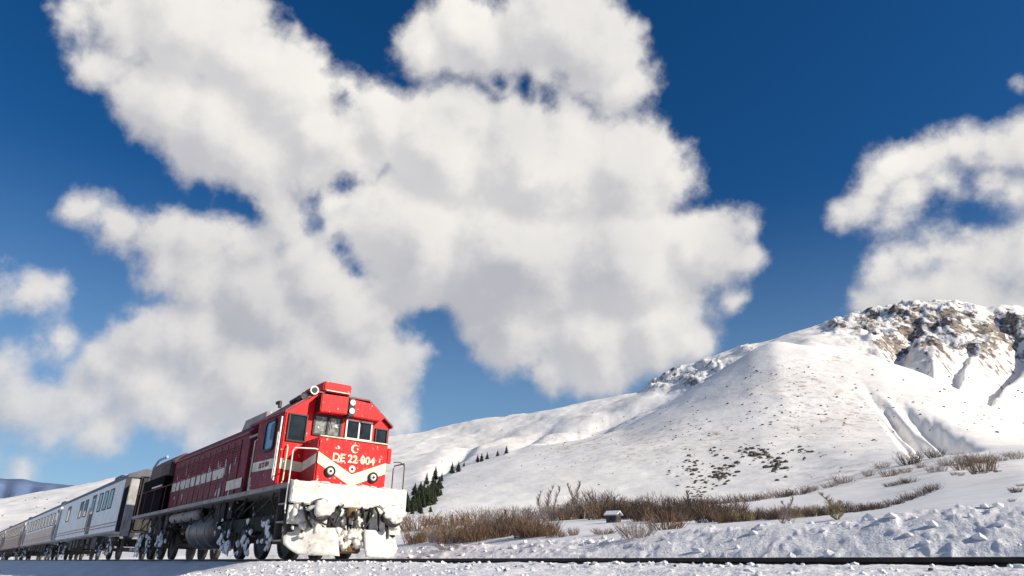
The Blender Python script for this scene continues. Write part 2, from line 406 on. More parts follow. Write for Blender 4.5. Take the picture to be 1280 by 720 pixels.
CV = [ (26, [(0,694),(350,692),(500,687),(640,678),(760,672),(900,661),(1000,653),(1100,642),(1180,633),(1280,624)]),
       (55, [(0,682),(350,684),(500,678),(640,664),(760,655),(900,649),(1000,640),(1100,630),(1180,615),(1280,603)]),
       (110, [(0,672),(350,674),(500,668),(640,650),(760,642),(900,634),(1000,623),(1100,607),(1180,592),(1280,582)]),
       (230, [(0,660),(350,662),(500,650),(560,645),(640,640),(760,634),(900,622),(1000,610),(1100,583),(1180,570),(1280,558)]),
       (400, [(0,652),(350,650),(500,628),(560,612),(640,596),(760,575),(850,560),(950,545),(1050,540),(1140,545),(1200,548),(1280,552)]),
       (620, [(0,645),(300,622),(500,604),(560,588),(640,562),(780,532),(840,500),(897,467),(940,441),(967,430),(1010,434),(1100,448),(1150,463),(1200,487),(1240,510),(1280,538)]),
       (760, [(0,646),(300,624),(500,598),(560,584),(640,563),(780,538),(840,512),(897,480),(967,442),(1010,444),(1100,458),(1150,474),(1200,497),(1240,519),(1280,545)]),
       (1050, [(0,640),(300,600),(500,575),(640,550),(760,528),(830,505),(880,478),(930,452),(1010,428),(1100,440),(1130,452),(1160,438),(1200,452),(1240,478),(1280,500)]),
       (1250, [(0,633),(300,585),(500,558),(640,535),(760,510),(820,485),(880,462),(930,440),(1000,422),(1050,422),(1100,430),(1150,425),(1200,430),(1240,438),(1280,447)]),
       (1500, [(-60,640),(0,627),(60,612),(100,604),(300,572),(500,545),(600,526),(700,507),(760,499),(800,491),(830,470),(850,462),(880,452),(915,438),(940,431),(980,418),(1040,403),(1075,390),(1120,381),(1150,378),(1185,375),(1225,381),(1250,377),(1280,380),(1340,400)]),
       (1800, [(-60,645),(0,634),(100,612),(500,556),(800,505),(900,452),(1040,420),(1180,392),(1280,396)]),
       (2300, [(-60,662),(0,655),(100,650),(500,620),(800,600),(1040,560),(1280,560)]) ]
lr = np.log(RS)
knots = np.log(np.array([c[0] for c in CV])); EL = np.stack([curve(c[1]) for c in CV], 1)   # az x knots
EL = np.concatenate([np.full((len(AZS), 1), 0.0), EL, np.full((len(AZS), 2), 0.15)], 1)
knots = np.concatenate([[math.log(14.0)], knots, [math.log(5000), math.log(30000)]])
TAN = np.tan(np.radians(EL))
T = np.stack([np.interp(lr, knots, TAN[i]) for i in range(len(AZS))], 0)
# smooth along the distance
k = np.exp(-0.5*(np.arange(-14, 15)/6.0)**2); k /= k.sum()
Tp = np.pad(T, ((0, 0), (14, 14)), mode='edge')
T2 = np.stack([np.convolve(Tp[i], k, mode='valid') for i in range(len(AZS))], 0)
T = T2
RR, AA = np.meshgrid(RS, np.radians(AZS))
X, Y = RR*np.cos(AA), RR*np.sin(AA)
H = CZ+RR*T
AZG, _ = np.meshgrid(AZS, RS, indexing='ij')
ELG = np.degrees(np.arctan((H-CZ)/RR))
# masks in world directions of the rocky parts: (px, py, rx, ry) patches turned to az/el
def patch(px, py, rx, ry, rmin=0, rmax=1e9):
    a, e = azel(px, py); a1, _ = azel(px+rx, py); _, e1 = azel(px, py-ry)
    q = ((AZG-a)/abs(a1-a))**2+((ELG-e)/abs(e1-e))**2
    return np.exp(-q*0.7)*((RR > rmin) & (RR < rmax))
rock = np.zeros_like(H)
for a in [(1090,408,34,20,900),(1140,402,42,24,900),(1180,405,36,26,900),(1225,425,26,18,900),(1262,405,26,16,900),(1050,412,18,8,900),(1110,430,26,12,900),
          (850,472,32,9,900),(815,484,16,6,900),(890,458,14,6,900),(1170,430,30,14,900),(1215,400,14,12,900)]:
    rock = np.maximum(rock, (0.9 if a[0] < 950 else 1.0)*patch(*a))
for a in [(905,455,20,7,900,1800),(935,437,12,4,900)]:
    rock = np.maximum(rock, 0.5*patch(*a))
scrub = np.zeros_like(H)
for a in [(1040,520,70,30,250),(1000,480,50,20,250),(1200,490,60,14,300),(1250,520,50,10,300),(870,545,60,16,200),(1120,590,120,16,60,330),(760,560,120,20,200),(1060,450,60,6,500),(985,430,30,4)]:
    scrub = np.maximum(scrub, 0.85*patch(*a))
# broad noise on the far slopes
far = sst(RR, 60, 400)
bound = np.clip(RR/700.0, 0, 1.6)
H += far*bound*(fbm(X/170, Y/170, 5, 3)-0.5)*20*sst(RR, 150, 500)
H += sst(RR, 25, 90)*(1-sst(RR, 300, 500))*(fbm(X/28, Y/28, 4, 9)-0.5)*1.6*np.clip(RR/120, 0.3, 1.5)
# craggy rock, tilted strata
st = fbm(X/95+Y/180, Y/60-X/140, 6, 21, 0.55, ridged=True)
H += rock*(st-0.5)*np.where(AZG > azel(980, 420)[0], 34, 58)
H += rock*(fbm(X/26, Y/26, 4, 31, 0.6)-0.5)*26
# gullies: groove with a steep flank, along lines in the slope (px,py)->(px,py), width deg, depth m
def groove(p0, p1, wd, depth, rmin, rmax, skew=0.2):
    global H
    a0, e0 = azel(*p0); a1, e1 = azel(*p1)
    ax, ay = a1-a0, e1-e0; L = math.hypot(ax, ay)
    u = ((AZG-a0)*ax+(ELG-e0)*ay)/L/L; d = ((AZG-a0)*ay-(ELG-e0)*ax)/L+((vnoise(AZG*1.1, ELG*1.3, 5)-0.5)*0.9+(vnoise(AZG*3.1, ELG*3.3, 6)-0.5)*0.35)*wd*skew
    wv = wd*(0.5+0.8*np.clip(u, 0, 1))
    g_ = np.exp(-(d/wv)**2)*sst(u, -0.15, 0.5)*(1-sst(u, 0.7, 1.2))*sst(RR, rmin, rmin*1.1)*(1-sst(RR, rmax*0.9, rmax))
    H -= depth*g_
groove((1085,488), (1180,580), 0.42, 10, 240, 660, 0.6)
groove((1118,500), (1215,572), 0.55, 10, 240, 660, 0.35)
groove((1100,520), (1150,575), 0.25, 3, 240, 660)
groove((895,462), (690,560), 0.50, 15, 560, 1150)
groove((960,432), (820,500), 0.42, 11, 640, 1250)
groove((1215,430), (1150,490), 0.8, 26, 700, 1350, 0.5)
groove((1275,430), (1205,500), 0.8, 30, 700, 1350, 0.5)
groove((1320,450), (1265,520), 0.9, 30, 700, 1350, 0.5)
groove((1165,440), (1125,480), 0.7, 22, 700, 1300)
groove((1150,400), (1115,455), 0.5, 24, 900, 1500)
groove((1225,380), (1290,440), 0.6, 26, 900, 1500)
groove((1290,410), (1230,470), 0.6, 26, 800, 1500)
groove((610,545), (535,598), 0.45, 9, 400, 1200)
groove((700,525), (640,560), 0.45, 8, 500, 1200)
# near ground: track bed, shoulder, ploughed bank
def near(X, Y):
    t = Y-TY
    z = np.where(t < -0.75, -0.085-0.10*np.clip(-t-1.7, 0, 60)*(1-0.5*sst(-t, 4, 8)), -0.07)
    z = np.maximum(z, -0.85-0.01*np.abs(t))
    z -= 0.62*(1-sst(X, -20.5, -12.0+0.0*X))*sst(-t, 1.6, 4.6)
    hb = np.interp(X, [-90, -30, -14, -6, 0, 10], [0.3, 0.45, 0.66, 0.88, 1.12, 1.2])
    lump = fbm(X/1.7, Y/1.7, 6, 41, 0.5)
    calm = sst(fbm(X/3.1, Y/3.1, 3, 101), 0.42, 0.6)
    bank = hb*(0.72+0.55*lump*(0.6+0.4*calm)+0.13*(1-calm))*np.exp(-((t-5.2)/1.9)**2)*sst(t, 2.0, 3.4)
    z = z-0.03*sst(t, 0.9, 2.0)+bank
    rough = sst(np.abs(t), 0.8, 2.2)
    rough = rough*np.where(t > 0, 0.35+0.65*calm, 1.0)
    z += rough*(fbm(X/0.9, Y/0.9, 5, 51, 0.6)-0.5)*0.09*np.where(t > 0, 1.5*sst(t, 1.6, 3.2)+0.2, 1.0)
    z += sst(t, 2.0, 3.2)*(1-sst(t, 6.5, 9))*np.maximum(0, fbm(X/0.55, Y/0.55, 3, 91, 0.5, ridged=True)-0.62)*0.16
    z += rough*(fbm(X/0.16, Y/0.16, 3, 61, 0.6)-0.5)*0.03
    z += (1-rough)*(fbm(X/0.35, Y/0.35, 3, 71)-0.5)*0.02
    return z
NB = near(X, Y)
wn = 1-sst(np.where(Y > 0, RR*0+np.abs(Y), np.abs(Y)), 13.0, 24.0)
wn *= (1-sst(RR, 150, 400))
H = H*(1-wn)+NB*wn
# keep the camera clear of the snow
H = np.where(RR < 2.5, np.minimum(H, -0.45), H)
nA, nR = H.shape
def height(x, y):
    a = math.degrees(math.atan2(y, x)) % 360
    if a < 94: a += 360
    r = math.hypot(x, y)
    i = min(np.searchsorted(AZS, a)-1, nA-2); i = max(i, 0); j = int(np.clip(np.searchsorted(RS, r)-1, 0, nR-2))
    fa = (a-AZS[i])/(AZS[i+1]-AZS[i]); fr = (r-RS[j])/(RS[j+1]-RS[j])
    return float((H[i, j]*(1-fa)+H[i+1, j]*fa)*(1-fr)+(H[i, j+1]*(1-fa)+H[i+1, j+1]*fa)*fr)
def at(px, py, rmin=9.0):
    """the place on the ground seen at a picture point"""
    d = ray(px, py); az = math.degrees(math.atan2(d[1], d[0])) % 360; tn = d[2]/math.hypot(d[0], d[1])
    i = int(np.argmin(np.abs(AZS-az)))
    tt = (H[i]-CZ)/RS
    js = np.where((tt >= tn) & (RS > rmin))[0]
    j = js[0] if len(js) else nR-30
    r = RS[j]
    if len(js) and j > 0 and tt[j] != tt[j-1] and RS[j-1] > rmin:
        r = RS[j-1]+(RS[j]-RS[j-1])*np.clip((tn-tt[j-1])/(tt[j]-tt[j-1]), 0, 1)
    x, y = r*math.cos(math.radians(az)), r*math.sin(math.radians(az))
    return Vector((x, y, height(x, y)))
def grid_piece(name, j0, j1, material, **k):
    sub = slice(j0, j1+1); n = j1-j0+1
    co = np.stack([X[:, sub], Y[:, sub], H[:, sub]], -1).reshape(-1, 3)
    i = np.arange(nA); i2 = (i+1) % nA; j = np.arange(n-1)
    a = (i[:, None]*n+j[None]).ravel(); b = (i[:, None]*n+j[None]+1).ravel(); c = (i2[:, None]*n+j[None]+1).ravel(); d = (i2[:, None]*n+j[None]).ravel()
    F_ = np.stack([a, b, c, d], 1)
    me = bpy.data.meshes.new(name)
    me.vertices.add(len(co)); me.vertices.foreach_set('co', co.astype(np.float32).ravel())
    me.loops.add(F_.size); me.loops.foreach_set('vertex_index', F_.astype(np.int32).ravel())
    me.polygons.add(len(F_)); me.polygons.foreach_set('loop_start', np.arange(0, F_.size, 4, dtype=np.int32))
    me.polygons.foreach_set('use_smooth', np.ones(len(F_), dtype=bool))
    me.update(calc_edges=True)
    for nm, arr in (('rock', rock), ('scrub', scrub)):
        at_ = me.attributes.new(nm, 'FLOAT', 'POINT'); at_.data.foreach_set('value', arr[:, sub].astype(np.float32).ravel())
    me.materials.append(material)
    o = bpy.data.objects.new(name, me); COL.objects.link(o)
    return props(o, kind='structure', **k)
jA = int(np.searchsorted(RS, 26)); jB = int(np.searchsorted(RS, 230)); 
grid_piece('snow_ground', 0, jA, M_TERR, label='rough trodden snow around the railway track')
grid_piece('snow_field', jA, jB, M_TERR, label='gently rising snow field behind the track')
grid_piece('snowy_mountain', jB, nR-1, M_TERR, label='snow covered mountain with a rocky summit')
# far range, with the blue of haze put into its base colour
mb = MB(); pts = [(-260,600),(-120,588),(-40,594),(0,598),(30,599),(60,603),(85,608),(110,606),(140,607),(180,611),(260,616)]
prevs = []
for (px, py) in np.stack([np.linspace(-260, 260, 120), np.interp(np.linspace(-260, 260, 120), [p[0] for p in pts], [p[1] for p in pts])], 1):
    a, e = azel(px, py); rr = 14000+400*math.sin(px*0.05); ca, sa = math.cos(R(a)), math.sin(R(a)); h = rr*math.tan(R(e))+60*mnoise.noise(Vector((px*0.03, 3, 1)))
    prevs.append([(ca*(rr-5200), sa*(rr-5200), -20), (ca*(rr-2500+600*math.sin(px*.2)), sa*(rr-2500), h*0.5), (ca*(rr-900), sa*(rr-900), h*0.86), (ca*rr, sa*rr, h), (ca*(rr+2500), sa*(rr+2500), h*0.5), (ca*(rr+5000), sa*(rr+5000), -20)])
vs = [v for c in prevs for v in c]; fs = [(i*6+j, i*6+j+1, (i+1)*6+j+1, (i+1)*6+j) for i in range(len(prevs)-1) for j in range(5)]
mb.add(vs, fs); mb.build('distant_hills', M_FAR, smooth=True, kind='structure', label='low haze blue hills far away on the left')

# ------------------------------------------------------------------ track
trk = empty('railway_track', (0, TY, 0), kind='structure')
for sgn in (-1, 1):
    c = sgn*0.755
    prof = [(-0.036, 0), (0.036, 0), (0.036, -0.04), (0.010, -0.055), (0.010, -0.125), (0.07, -0.14), (0.07, -0.155), (-0.07, -0.155), (-0.07, -0.14), (-0.010, -0.125), (-0.010, -0.055), (-0.036, -0.04)]
    MB().prism([(c+a, b) for a, b in prof], -420, 160).build('rail', M_RUST, trk)
sl = MB().box(-0.13, 0.13, -1.25, 1.25, -0.32, -0.158)
s0 = sl.build('sleeper', M_WOOD, trk, loc=(-34, 0, 0))
for i in range(1, 60):
    c = s0.copy(); COL.objects.link(c); c.parent = trk; c.location = (-34+i*0.63, 0, 0)

# ------------------------------------------------------------------ locomotive
X0 = -16.05
LO = empty('diesel_locomotive', (X0, TY-0.04, 0), label='red diesel locomotive with cream chevron and snow caked pilot at the head of the train', cat='locomotive')
HW = 1.46
def box(name, m_, a, bevel=0.0, parent=LO, **k): return MB().box(*a).build(name, m_, parent, bevel=bevel, **k)
# walkway and sill
walk = box('walkway', M_SILL, (-17.55, 0.0, -HW, HW, 1.53, 1.645), 0.01)
box('underframe', M_DARK, (-17.3, -0.25, -0.75, 0.75, 1.05, 1.528))
# cab
CF, CR, EZ, TZ, TWY = -1.02, -2.95, 3.42, 4.0, 0.72
cabprof = [(-HW, 1.648), (-HW, EZ), (-TWY, TZ), (TWY, TZ), (HW, EZ), (HW, 1.648)]
cab = MB().prism(cabprof, CR, CF).build('cab', M_RED, LO, bevel=0.025)
# side skin of the cab: dirt and the side's shade in a darker red
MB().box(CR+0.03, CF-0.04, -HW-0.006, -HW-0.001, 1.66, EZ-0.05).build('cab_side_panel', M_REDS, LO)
rf = MB()
e = 0.05
o_ = [(-HW-e, EZ-0.04), (-HW-e, EZ+0.02), (-TWY-0.02, TZ+0.045), (TWY+0.02, TZ+0.045), (HW+e, EZ+0.02), (HW+e, EZ-0.04), (HW+0.004, EZ-0.03), (HW+0.004, EZ+0.004), (TWY, TZ+0.004), (-TWY, TZ+0.004), (-HW-0.004, EZ+0.004), (-HW-0.004, EZ-0.03)]
rf.prism(o_, CR-0.06, CF+0.10); rf.build('cab_roof', mat('dark_red_roof', (0.20, 0.02, 0.03), 0.5, snow=0.2), LO)
# hood nose
nose = MB().prism([(-0.88, 1.648), (-0.88, 2.70), (-0.83, 2.77), (0.93, 2.77), (0.98, 2.70), (0.98, 1.648)], CF+0.002, -0.10).build('nose', M_REDN, LO, bevel=0.03)
MB().box(CF+0.01, -0.13, -0.884, -0.881, 1.66, 2.68).build('nose_side_shade', mat('shadowed_red_paint', (0.42, 0.03, 0.035), 0.5, streak=0.3), LO)  # thin darker red skin paints shade onto the nose's near side
MB().box(-0.16, -0.085, -0.86, 0.96, 2.765, 2.79).build('nose_edge_trim', M_CREAM, LO)
# stripes (paint, 4-6 mm proud)
def quadstrip(name, pts, m_, parent=LO, **k):
    mb = MB(); mb.add(pts, [tuple(range(len(pts)))]); return mb.build(name, m_, parent, recalc=False, **k)
xf = -0.094
quadstrip('chevron_stripe', [(xf, -0.86, 2.40), (xf, -0.86, 2.13), (xf, 0.05, 1.66), (xf, 0.96, 2.04), (xf, 0.96, 2.31), (xf, 0.05, 1.94)], M_CREAM)
quadstrip('side_stripe', [(-0.14, -0.889, 2.36), (CF+0.02, -0.889, 2.22), (CF+0.02, -0.889, 1.99), (-0.14, -0.889, 2.13)], M_CREAMS)
quadstrip('front_stripe', [(CF+0.006, -0.885, 2.22), (CF+0.006, -HW+0.03, 2.28), (CF+0.006, -HW+0.03, 2.03), (CF+0.006, -0.885, 1.99)], M_CREAM)
quadstrip('front_stripe', [(CF+0.006, HW-0.03, 2.32), (CF+0.006, 0.985, 2.27), (CF+0.006, 0.985, 2.04), (CF+0.006, HW-0.03, 2.09)], M_CREAM)
quadstrip('side_stripe', [(CF-0.05, -HW-0.011, 2.30), (CR+0.04, -HW-0.011, 2.34), (CR+0.04, -HW-0.011, 2.10), (CF-0.05, -HW-0.011, 2.05)], M_CREAMS)
# lettering
def text(name, body, size, loc, rot, m_, parent=LO, ext=0.003):
    cu = bpy.data.curves.new(name, 'FONT'); cu.body = body; cu.size = size; cu.extrude = ext; cu.align_x = 'CENTER'; cu.align_y = 'CENTER'; cu.offset = 0.006
    tmp = bpy.data.objects.new(name+'_c', cu); COL.objects.link(tmp)
    dg = bpy.context.evaluated_depsgraph_get(); me = bpy.data.meshes.new_from_object(tmp.evaluated_get(dg))
    bpy.data.objects.remove(tmp); me.materials.clear(); me.materials.append(m_)
    o = bpy.data.objects.new(name, me); COL.objects.link(o); o.parent = parent; o.location = loc; o.rotation_euler = rot
    return o
text('number_lettering', 'DE 22 004', 0.265, (-0.092, 0.07, 2.30), (R(90), 0, R(90)), M_CREAM)
text('side_number', 'DE 22 004', 0.17, (-2.05, -HW-0.014, 2.20), (R(90), 0, 0), M_REDS)
# crescent emblem and round badge
def crescent():
    mb = MB(); n = 22; vs = []
    for i in range(n+1):
        t = R(40)+i*R(280)/n; vs.append((-0.092, 0.07+0.105*math.cos(t), 2.56+0.105*math.sin(t)))
    for i in range(n, -1, -1):
        t = R(40)+i*R(280)/n; vs.append((-0.092, 0.07+0.028+0.078*math.cos(t), 2.56+0.078*math.sin(t)))
    fs = [(i, i+1, 2*n+1-i-1, 2*n+1-i) for i in range(n)]
    mb.add(vs, fs)
    vs = []
    for i in range(10):
        t = R(90)+i*R(36); rr = 0.036 if i % 2 == 0 else 0.015; vs.append((-0.092, 0.145+rr*math.cos(t), 2.56+rr*math.sin(t)))
    mb.add(vs, [tuple(range(10))])
    return mb
crescent().build('crescent_emblem', M_CREAM, LO, recalc=False)
MB().lathe((-0.095, 0.05, 2.07), [(0.085, 0), (0.085, 0.006)], 'x', 20).build('round_badge', M_WHITE, LO)
MB().lathe((-0.088, 0.05, 2.07), [(0.035, 0), (0.035, 0.004)], 'x', 12).build('badge_centre', M_GRIME, LO)
# nose headlights
for y_, z_ in ((-0.52, 1.96), (0.62, 1.92)):
    h = MB().lathe((-0.10, y_, z_), [(0.125, 0), (0.13, 0.05), (0.105, 0.06), (0.10, 0.03)], 'x', 24).build('headlight', M_BLACK, LO, smooth=False)
    MB().lathe((-0.07, y_, z_), [(0.085, 0), (0.085, 0.018), (0.05, 0.034), (0.02, 0.04)], 'x', 20).build('lens', M_LENS, h, smooth=True)
    MB().lathe((-0.03, y_, z_), [(0.035, 0), (0.03, 0.012)], 'x', 12).build('bulb', M_BLACK, h)
# windows: a frame ring and panes, on a plane x = const (front) or y = const (side)
def window_front(name, y0, y1, z0, z1, glass, frame, split=True, fr=0.05, x=CF+0.003, skew=0.0):
    mb = MB()
    def bar(ya, yb, za, zb): mb.box(x, x+0.045, ya, yb, za, zb)
    bar(y0-fr, y1+fr, z1, z1+fr); bar(y0-fr, y1+fr, z0-fr, z0); bar(y0-fr, y0, z0, z1); bar(y1, y1+fr, z0, z1)
    w_ = mb.build(name, frame, LO)
    if split:
        ym = (y0+y1)/2
        MB().box(x+0.002, x+0.04, ym-0.02, ym+0.02, z0+0.001, z1-0.001).build('mullion', frame, w_)
        MB().box(x+0.004, x+0.014, y0+0.001, ym-0.021, z0+0.001, z1-0.001).build('pane', glass, w_)
        MB().box(x+0.004, x+0.014, ym+0.021, y1-0.001, z0+0.001, z1-0.001).build('pane', glass, w_)
    else:
        MB().box(x+0.004, x+0.014, y0+0.001, y1-0.001, z0+0.001, z1-0.001).build('pane', glass, w_)
    return w_
window_front('window', -1.34, -0.92, 2.74, 3.36, M_GLASS, M_BLACK, split=False, fr=0.035)
window_front('window', -0.68, 0.0, 2.98, 3.42, M_GLASSL, M_BLACK)
window_front('window', 0.20, 0.88, 2.98, 3.42, M_GLASS, M_WHITE, fr=0.04)
window_front('window', 1.06, 1.36, 2.90, 3.30, M_GLASS, M_BLACK, split=False, fr=0.035)
# wipers
for y_ in (-0.35, 0.55):
    MB().tube([(CF+0.07, y_, 3.46), (CF+0.075, y_+0.12, 3.12)], 0.010, 4).build('wiper', M_BLACK, LO)
# cab side window with rounded corners
def rrect(x0, x1, z0, z1, r, n=5):
    P = []
    for cx, cz, a0 in ((x1-r, z1-r, 0), (x0+r, z1-r, 90), (x0+r, z0+r, 180), (x1-r, z0+r, 270)):
        for i in range(n+1):
            t = R(a0+90*i/n); P.append((cx+r*math.cos(t), cz+r*math.sin(t)))
    return P
outer = rrect(-2.26, -1.50, 2.52, 3.34, 0.16); inner = rrect(-2.20, -1.56, 2.58, 3.28, 0.12)
mb = MB(); n = len(outer); vs = [(p[0], -HW-0.05, p[1]) for p in outer]+[(p[0], -HW-0.05, p[1]) for p in inner]+[(p[0], -HW-0.006, p[1]) for p in outer]+[(p[0], -HW-0.006, p[1]) for p in inner]
fs = [(i, (i+1) % n, n+(i+1) % n, n+i) for i in range(n)]+[(i, (i+1) % n, 2*n+(i+1) % n, 2*n+i) for i in range(n)]+[(n+i, n+(i+1) % n, 3*n+(i+1) % n, 3*n+i) for i in range(n)]
mb.add(vs, fs); sw = mb.build('side_window', M_BLACK, LO)
MB().prism(rrect(-2.195, -1.565, 2.585, 3.275, 0.12), -HW-0.012, -HW-0.02, 'y').build('pane', M_GLASSB, sw)
MB().prism(rrect(-1.86, -1.60, 2.80, 3.22, 0.08), -HW-0.022, -HW-0.03, 'y').build('open_sash', M_GLASS, sw)
# visor boxes over the windscreens, top headlight, number box, roof unit
vz = MB().prism([(-0.72, 3.47), (-0.72, 3.93), (0.02, 3.96), (0.02, 3.50)], CF+0.005, CF+0.36).build('visor', M_RED, LO, bevel=0.02)
MB().box(CF+0.01, CF+0.34, -0.727, -0.722, 3.49, 3.91).build('visor_dark_side', M_BLACK, LO)  # black skin over the left side of the visor
vz2 = MB().prism([(0.26, 3.50), (0.26, 3.95), (0.78, 3.92), (1.18, 3.60), (1.05, 3.48)], CF+0.105, CF+0.22).build('visor', M_RED, LO, bevel=0.02, label='right hand red visor panel')
hl = MB().box(CF+0.02, CF+0.34, 0.05, 0.23, 3.47, 3.95).build('headlight_housing', M_BLACK, LO, bevel=0.015)
for z_ in (3.83, 3.61):
    MB().lathe((CF+0.34, 0.14, z_), [(0.078, 0), (0.078, 0.02), (0.05, 0.03)], 'x', 16).build('lens', M_LENS, hl, smooth=False)
box('roof_unit', M_RED, (-2.2, CF+0.16, -0.62, 0.16, 4.05, 4.32), 0.03)
box('roof_unit_trim', M_CREAM, (CF+0.162, CF+0.172, -0.55, 0.12, 4.075, 4.10))
box('roof_unit_mount', M_BLACK, (-2.1, CF+0.10, -0.55, 0.10, 4.0, 4.052))
# horn and lamp on the near roof slope
hn = MB().lathe((CF-0.1, -0.86, 4.03), [(0.03, 0), (0.035, 0.10), (0.06, 0.18), (0.115, 0.26), (0.115, 0.272), (0.07, 0.262)], 'x', 18).build('horn', M_WHITE, LO, smooth=False)
MB().lathe((CF+0.165, -0.86, 4.03), [(0.075, 0), (0.075, 0.012)], 'x', 16).build('horn_mouth', M_BLACK, hn)
MB().tube([(CF-0.08, -0.86, 4.03), (CF-0.5, -0.95, 3.96), (CF-0.9, -1.05, 3.86)], 0.055, 8).build('horn_pipe', M_BLACK, hn)
MB().lathe((CF-0.05, -1.08, 3.86), [(0.05, 0), (0.07, 0.08), (0.10, 0.16), (0.06, 0.15)], 'x', 14).build('horn', M_BLACK, LO)
box('horn_bracket', M_BLACK, (CF-0.35, CF-0.1, -1.1, -0.8, 3.80, 3.93))
MB().tube([(-2.6, -1.1, 3.82), (-2.6, -1.1, 3.98), (-2.85, -1.1, 3.99)], 0.05, 6).build('roof_antenna', M_BLACK, LO)
MB().tube([(-2.4, 0.4, 4.04), (-2.4, 0.4, 4.35)], 0.012, 5).build('roof_antenna', M_BLACK, LO)
# cab door frame and mirrors
box('grab_rail', M_WHITE, (CF-0.10, CF-0.06, -HW-0.06, -HW-0.03, 1.75, 3.30))
for x_ in (-1.12, -2.8):
    MB().tube([(x_, -HW-0.01, 1.75), (x_, -HW-0.08, 1.8), (x_, -HW-0.08, 2.9), (x_, -HW-0.01, 2.95)], 0.018, 6).build('grab_rail', M_RAILG, LO)
MB().tube([(CF+0.05, -HW+0.12, 1.7), (CF+0.09, -HW+0.13, 1.75), (CF+0.09, -HW+0.14, 2.55), (CF+0.03, -HW+0.14, 2.6)], 0.02, 6).build('grab_rail', M_CREAM, LO)
box('mirror', M_RED, (CF-0.08, CF-0.02, HW+0.02, HW+0.13, 2.45, 2.85), 0.01)
# handrails round the front platform
MB().tube([(-0.05, -HW-0.03, 0.95), (0.0, -HW-0.06, 1.02), (0.0, -HW-0.06, 2.32), (0.0, -HW-0.02, 2.40), (-0.03, -0.98, 2.44), (-0.10, -0.88, 2.44)], 0.016, 7).build('handrail', M_WHITE, LO)
MB().tube([(0.0, HW-0.02, 1.66), (0.0, HW-0.02, 2.26), (-0.06, HW, 2.34), (-0.6, HW+0.02, 2.34), (-0.66, HW+0.02, 2.26), (-0.66, HW+0.02, 1.66)], 0.017, 6).build('handrail', M_GRIME, LO)
MB().tube([(0.0, HW-0.02, 2.28), (-0.02, HW-0.15, 2.36), (-0.04, HW-0.32, 2.34)], 0.015, 6).build('handrail', M_GRIME, LO)
# recess between the cab and the engine hood
box('equipment_cabinet', M_BLACK, (-5.0, CR-0.01, -0.80, 0.80, 1.648, 3.60))
for x_ in (-3.1, -4.1):
    box('cabinet_post', M_REDS, (x_-0.05, x_+0.03, -1.02, -0.805, 1.65, 3.62))
box('cabinet_rail', M_SILL, (-4.98, CR-0.012, -1.05, -1.0, 3.30, 3.36))
rw = MB(); rw.box(-4.02, -3.98, -0.86, -0.80, 2.35, 3.05); rw.box(-3.22, -3.18, -0.86, -0.80, 2.35, 3.05); rw.box(-3.98, -3.22, -0.86, -0.80, 3.0, 3.05); rw.box(-3.98, -3.22, -0.86, -0.80, 2.35, 2.40)
cw = rw.build('cabinet_window', M_SILL, LO)
box('pane', M_GLASS, (-3.978, -3.222, -0.83, -0.805, 2.402, 2.998), parent=cw)
box('cabinet_lower_panel', M_CREAMS, (-4.6, CR-0.02, -0.99, -0.93, 1.66, 2.15))
box('cabinet_roof', M_REDS, (-5.0, CR-0.02, -1.08, 1.08, 3.62, 3.70), 0.01)
# engine hood
HO = 1.0
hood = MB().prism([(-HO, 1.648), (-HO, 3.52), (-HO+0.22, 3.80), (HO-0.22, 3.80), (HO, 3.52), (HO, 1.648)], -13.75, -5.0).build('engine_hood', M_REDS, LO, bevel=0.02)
box('hood_eave', mat('hood_eave_red', (0.20, 0.06, 0.08), 0.6, var=0.4), (-13.78, -4.97, -HO-0.06, -HO-0.003, 3.46, 3.53))
nd = 12; x_l = -13.55; wd = 0.655
dproto = None
for i in range(nd):
    xa = x_l+i*wd+0.03; xb = xa+wd-0.06
    if dproto is None:
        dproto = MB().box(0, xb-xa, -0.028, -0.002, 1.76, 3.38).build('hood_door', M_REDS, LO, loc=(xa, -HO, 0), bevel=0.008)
        for q in range(7):
            MB().prism([(-0.03, 2.72+q*0.075), (-0.055, 2.735+q*0.075), (-0.03, 2.765+q*0.075)], 0.08, xb-xa-0.08).build('louvre', M_REDS, dproto)
        MB().tube([(0.08, -0.03, 2.2), (0.08, -0.055, 2.22), (0.08, -0.055, 2.42), (0.08, -0.03, 2.44)], 0.012, 5).build('handle', M_SILL, dproto)
    else:
        copy_tree(dproto, LO, loc=(xa, -HO, 0))
for i in range(nd):
    xa = x_l+i*wd+0.03
    if i < 10: box('stripe_panel', M_CREAMS, (xa+0.02, xa+wd-0.09, -HO-0.036, -HO-0.030, 2.36, 2.70))
box('stripe_panel', M_CREAMS, (-6.55, -5.1, -HO-0.036, -HO-0.030, 1.92, 2.2))
# snow sticking to the lower hood as vertical streaks
mbs = MB(); rs = random.Random(5)
for q in range(60):
    xq = rs.uniform(-13.3, -6.0); zq = rs.uniform(1.75, 2.95)
    if (xq+13.55) % wd > 0.25 and rs.random() < 0.7: continue
    mbs.blob((xq, -HO-0.035, zq), rs.uniform(0.02, 0.05), 0.5, 2, q, (0.9, 0.25, rs.uniform(2, 6)))
mbs.build('stuck_snow', M_SNOWC, LO, kind='stuff')
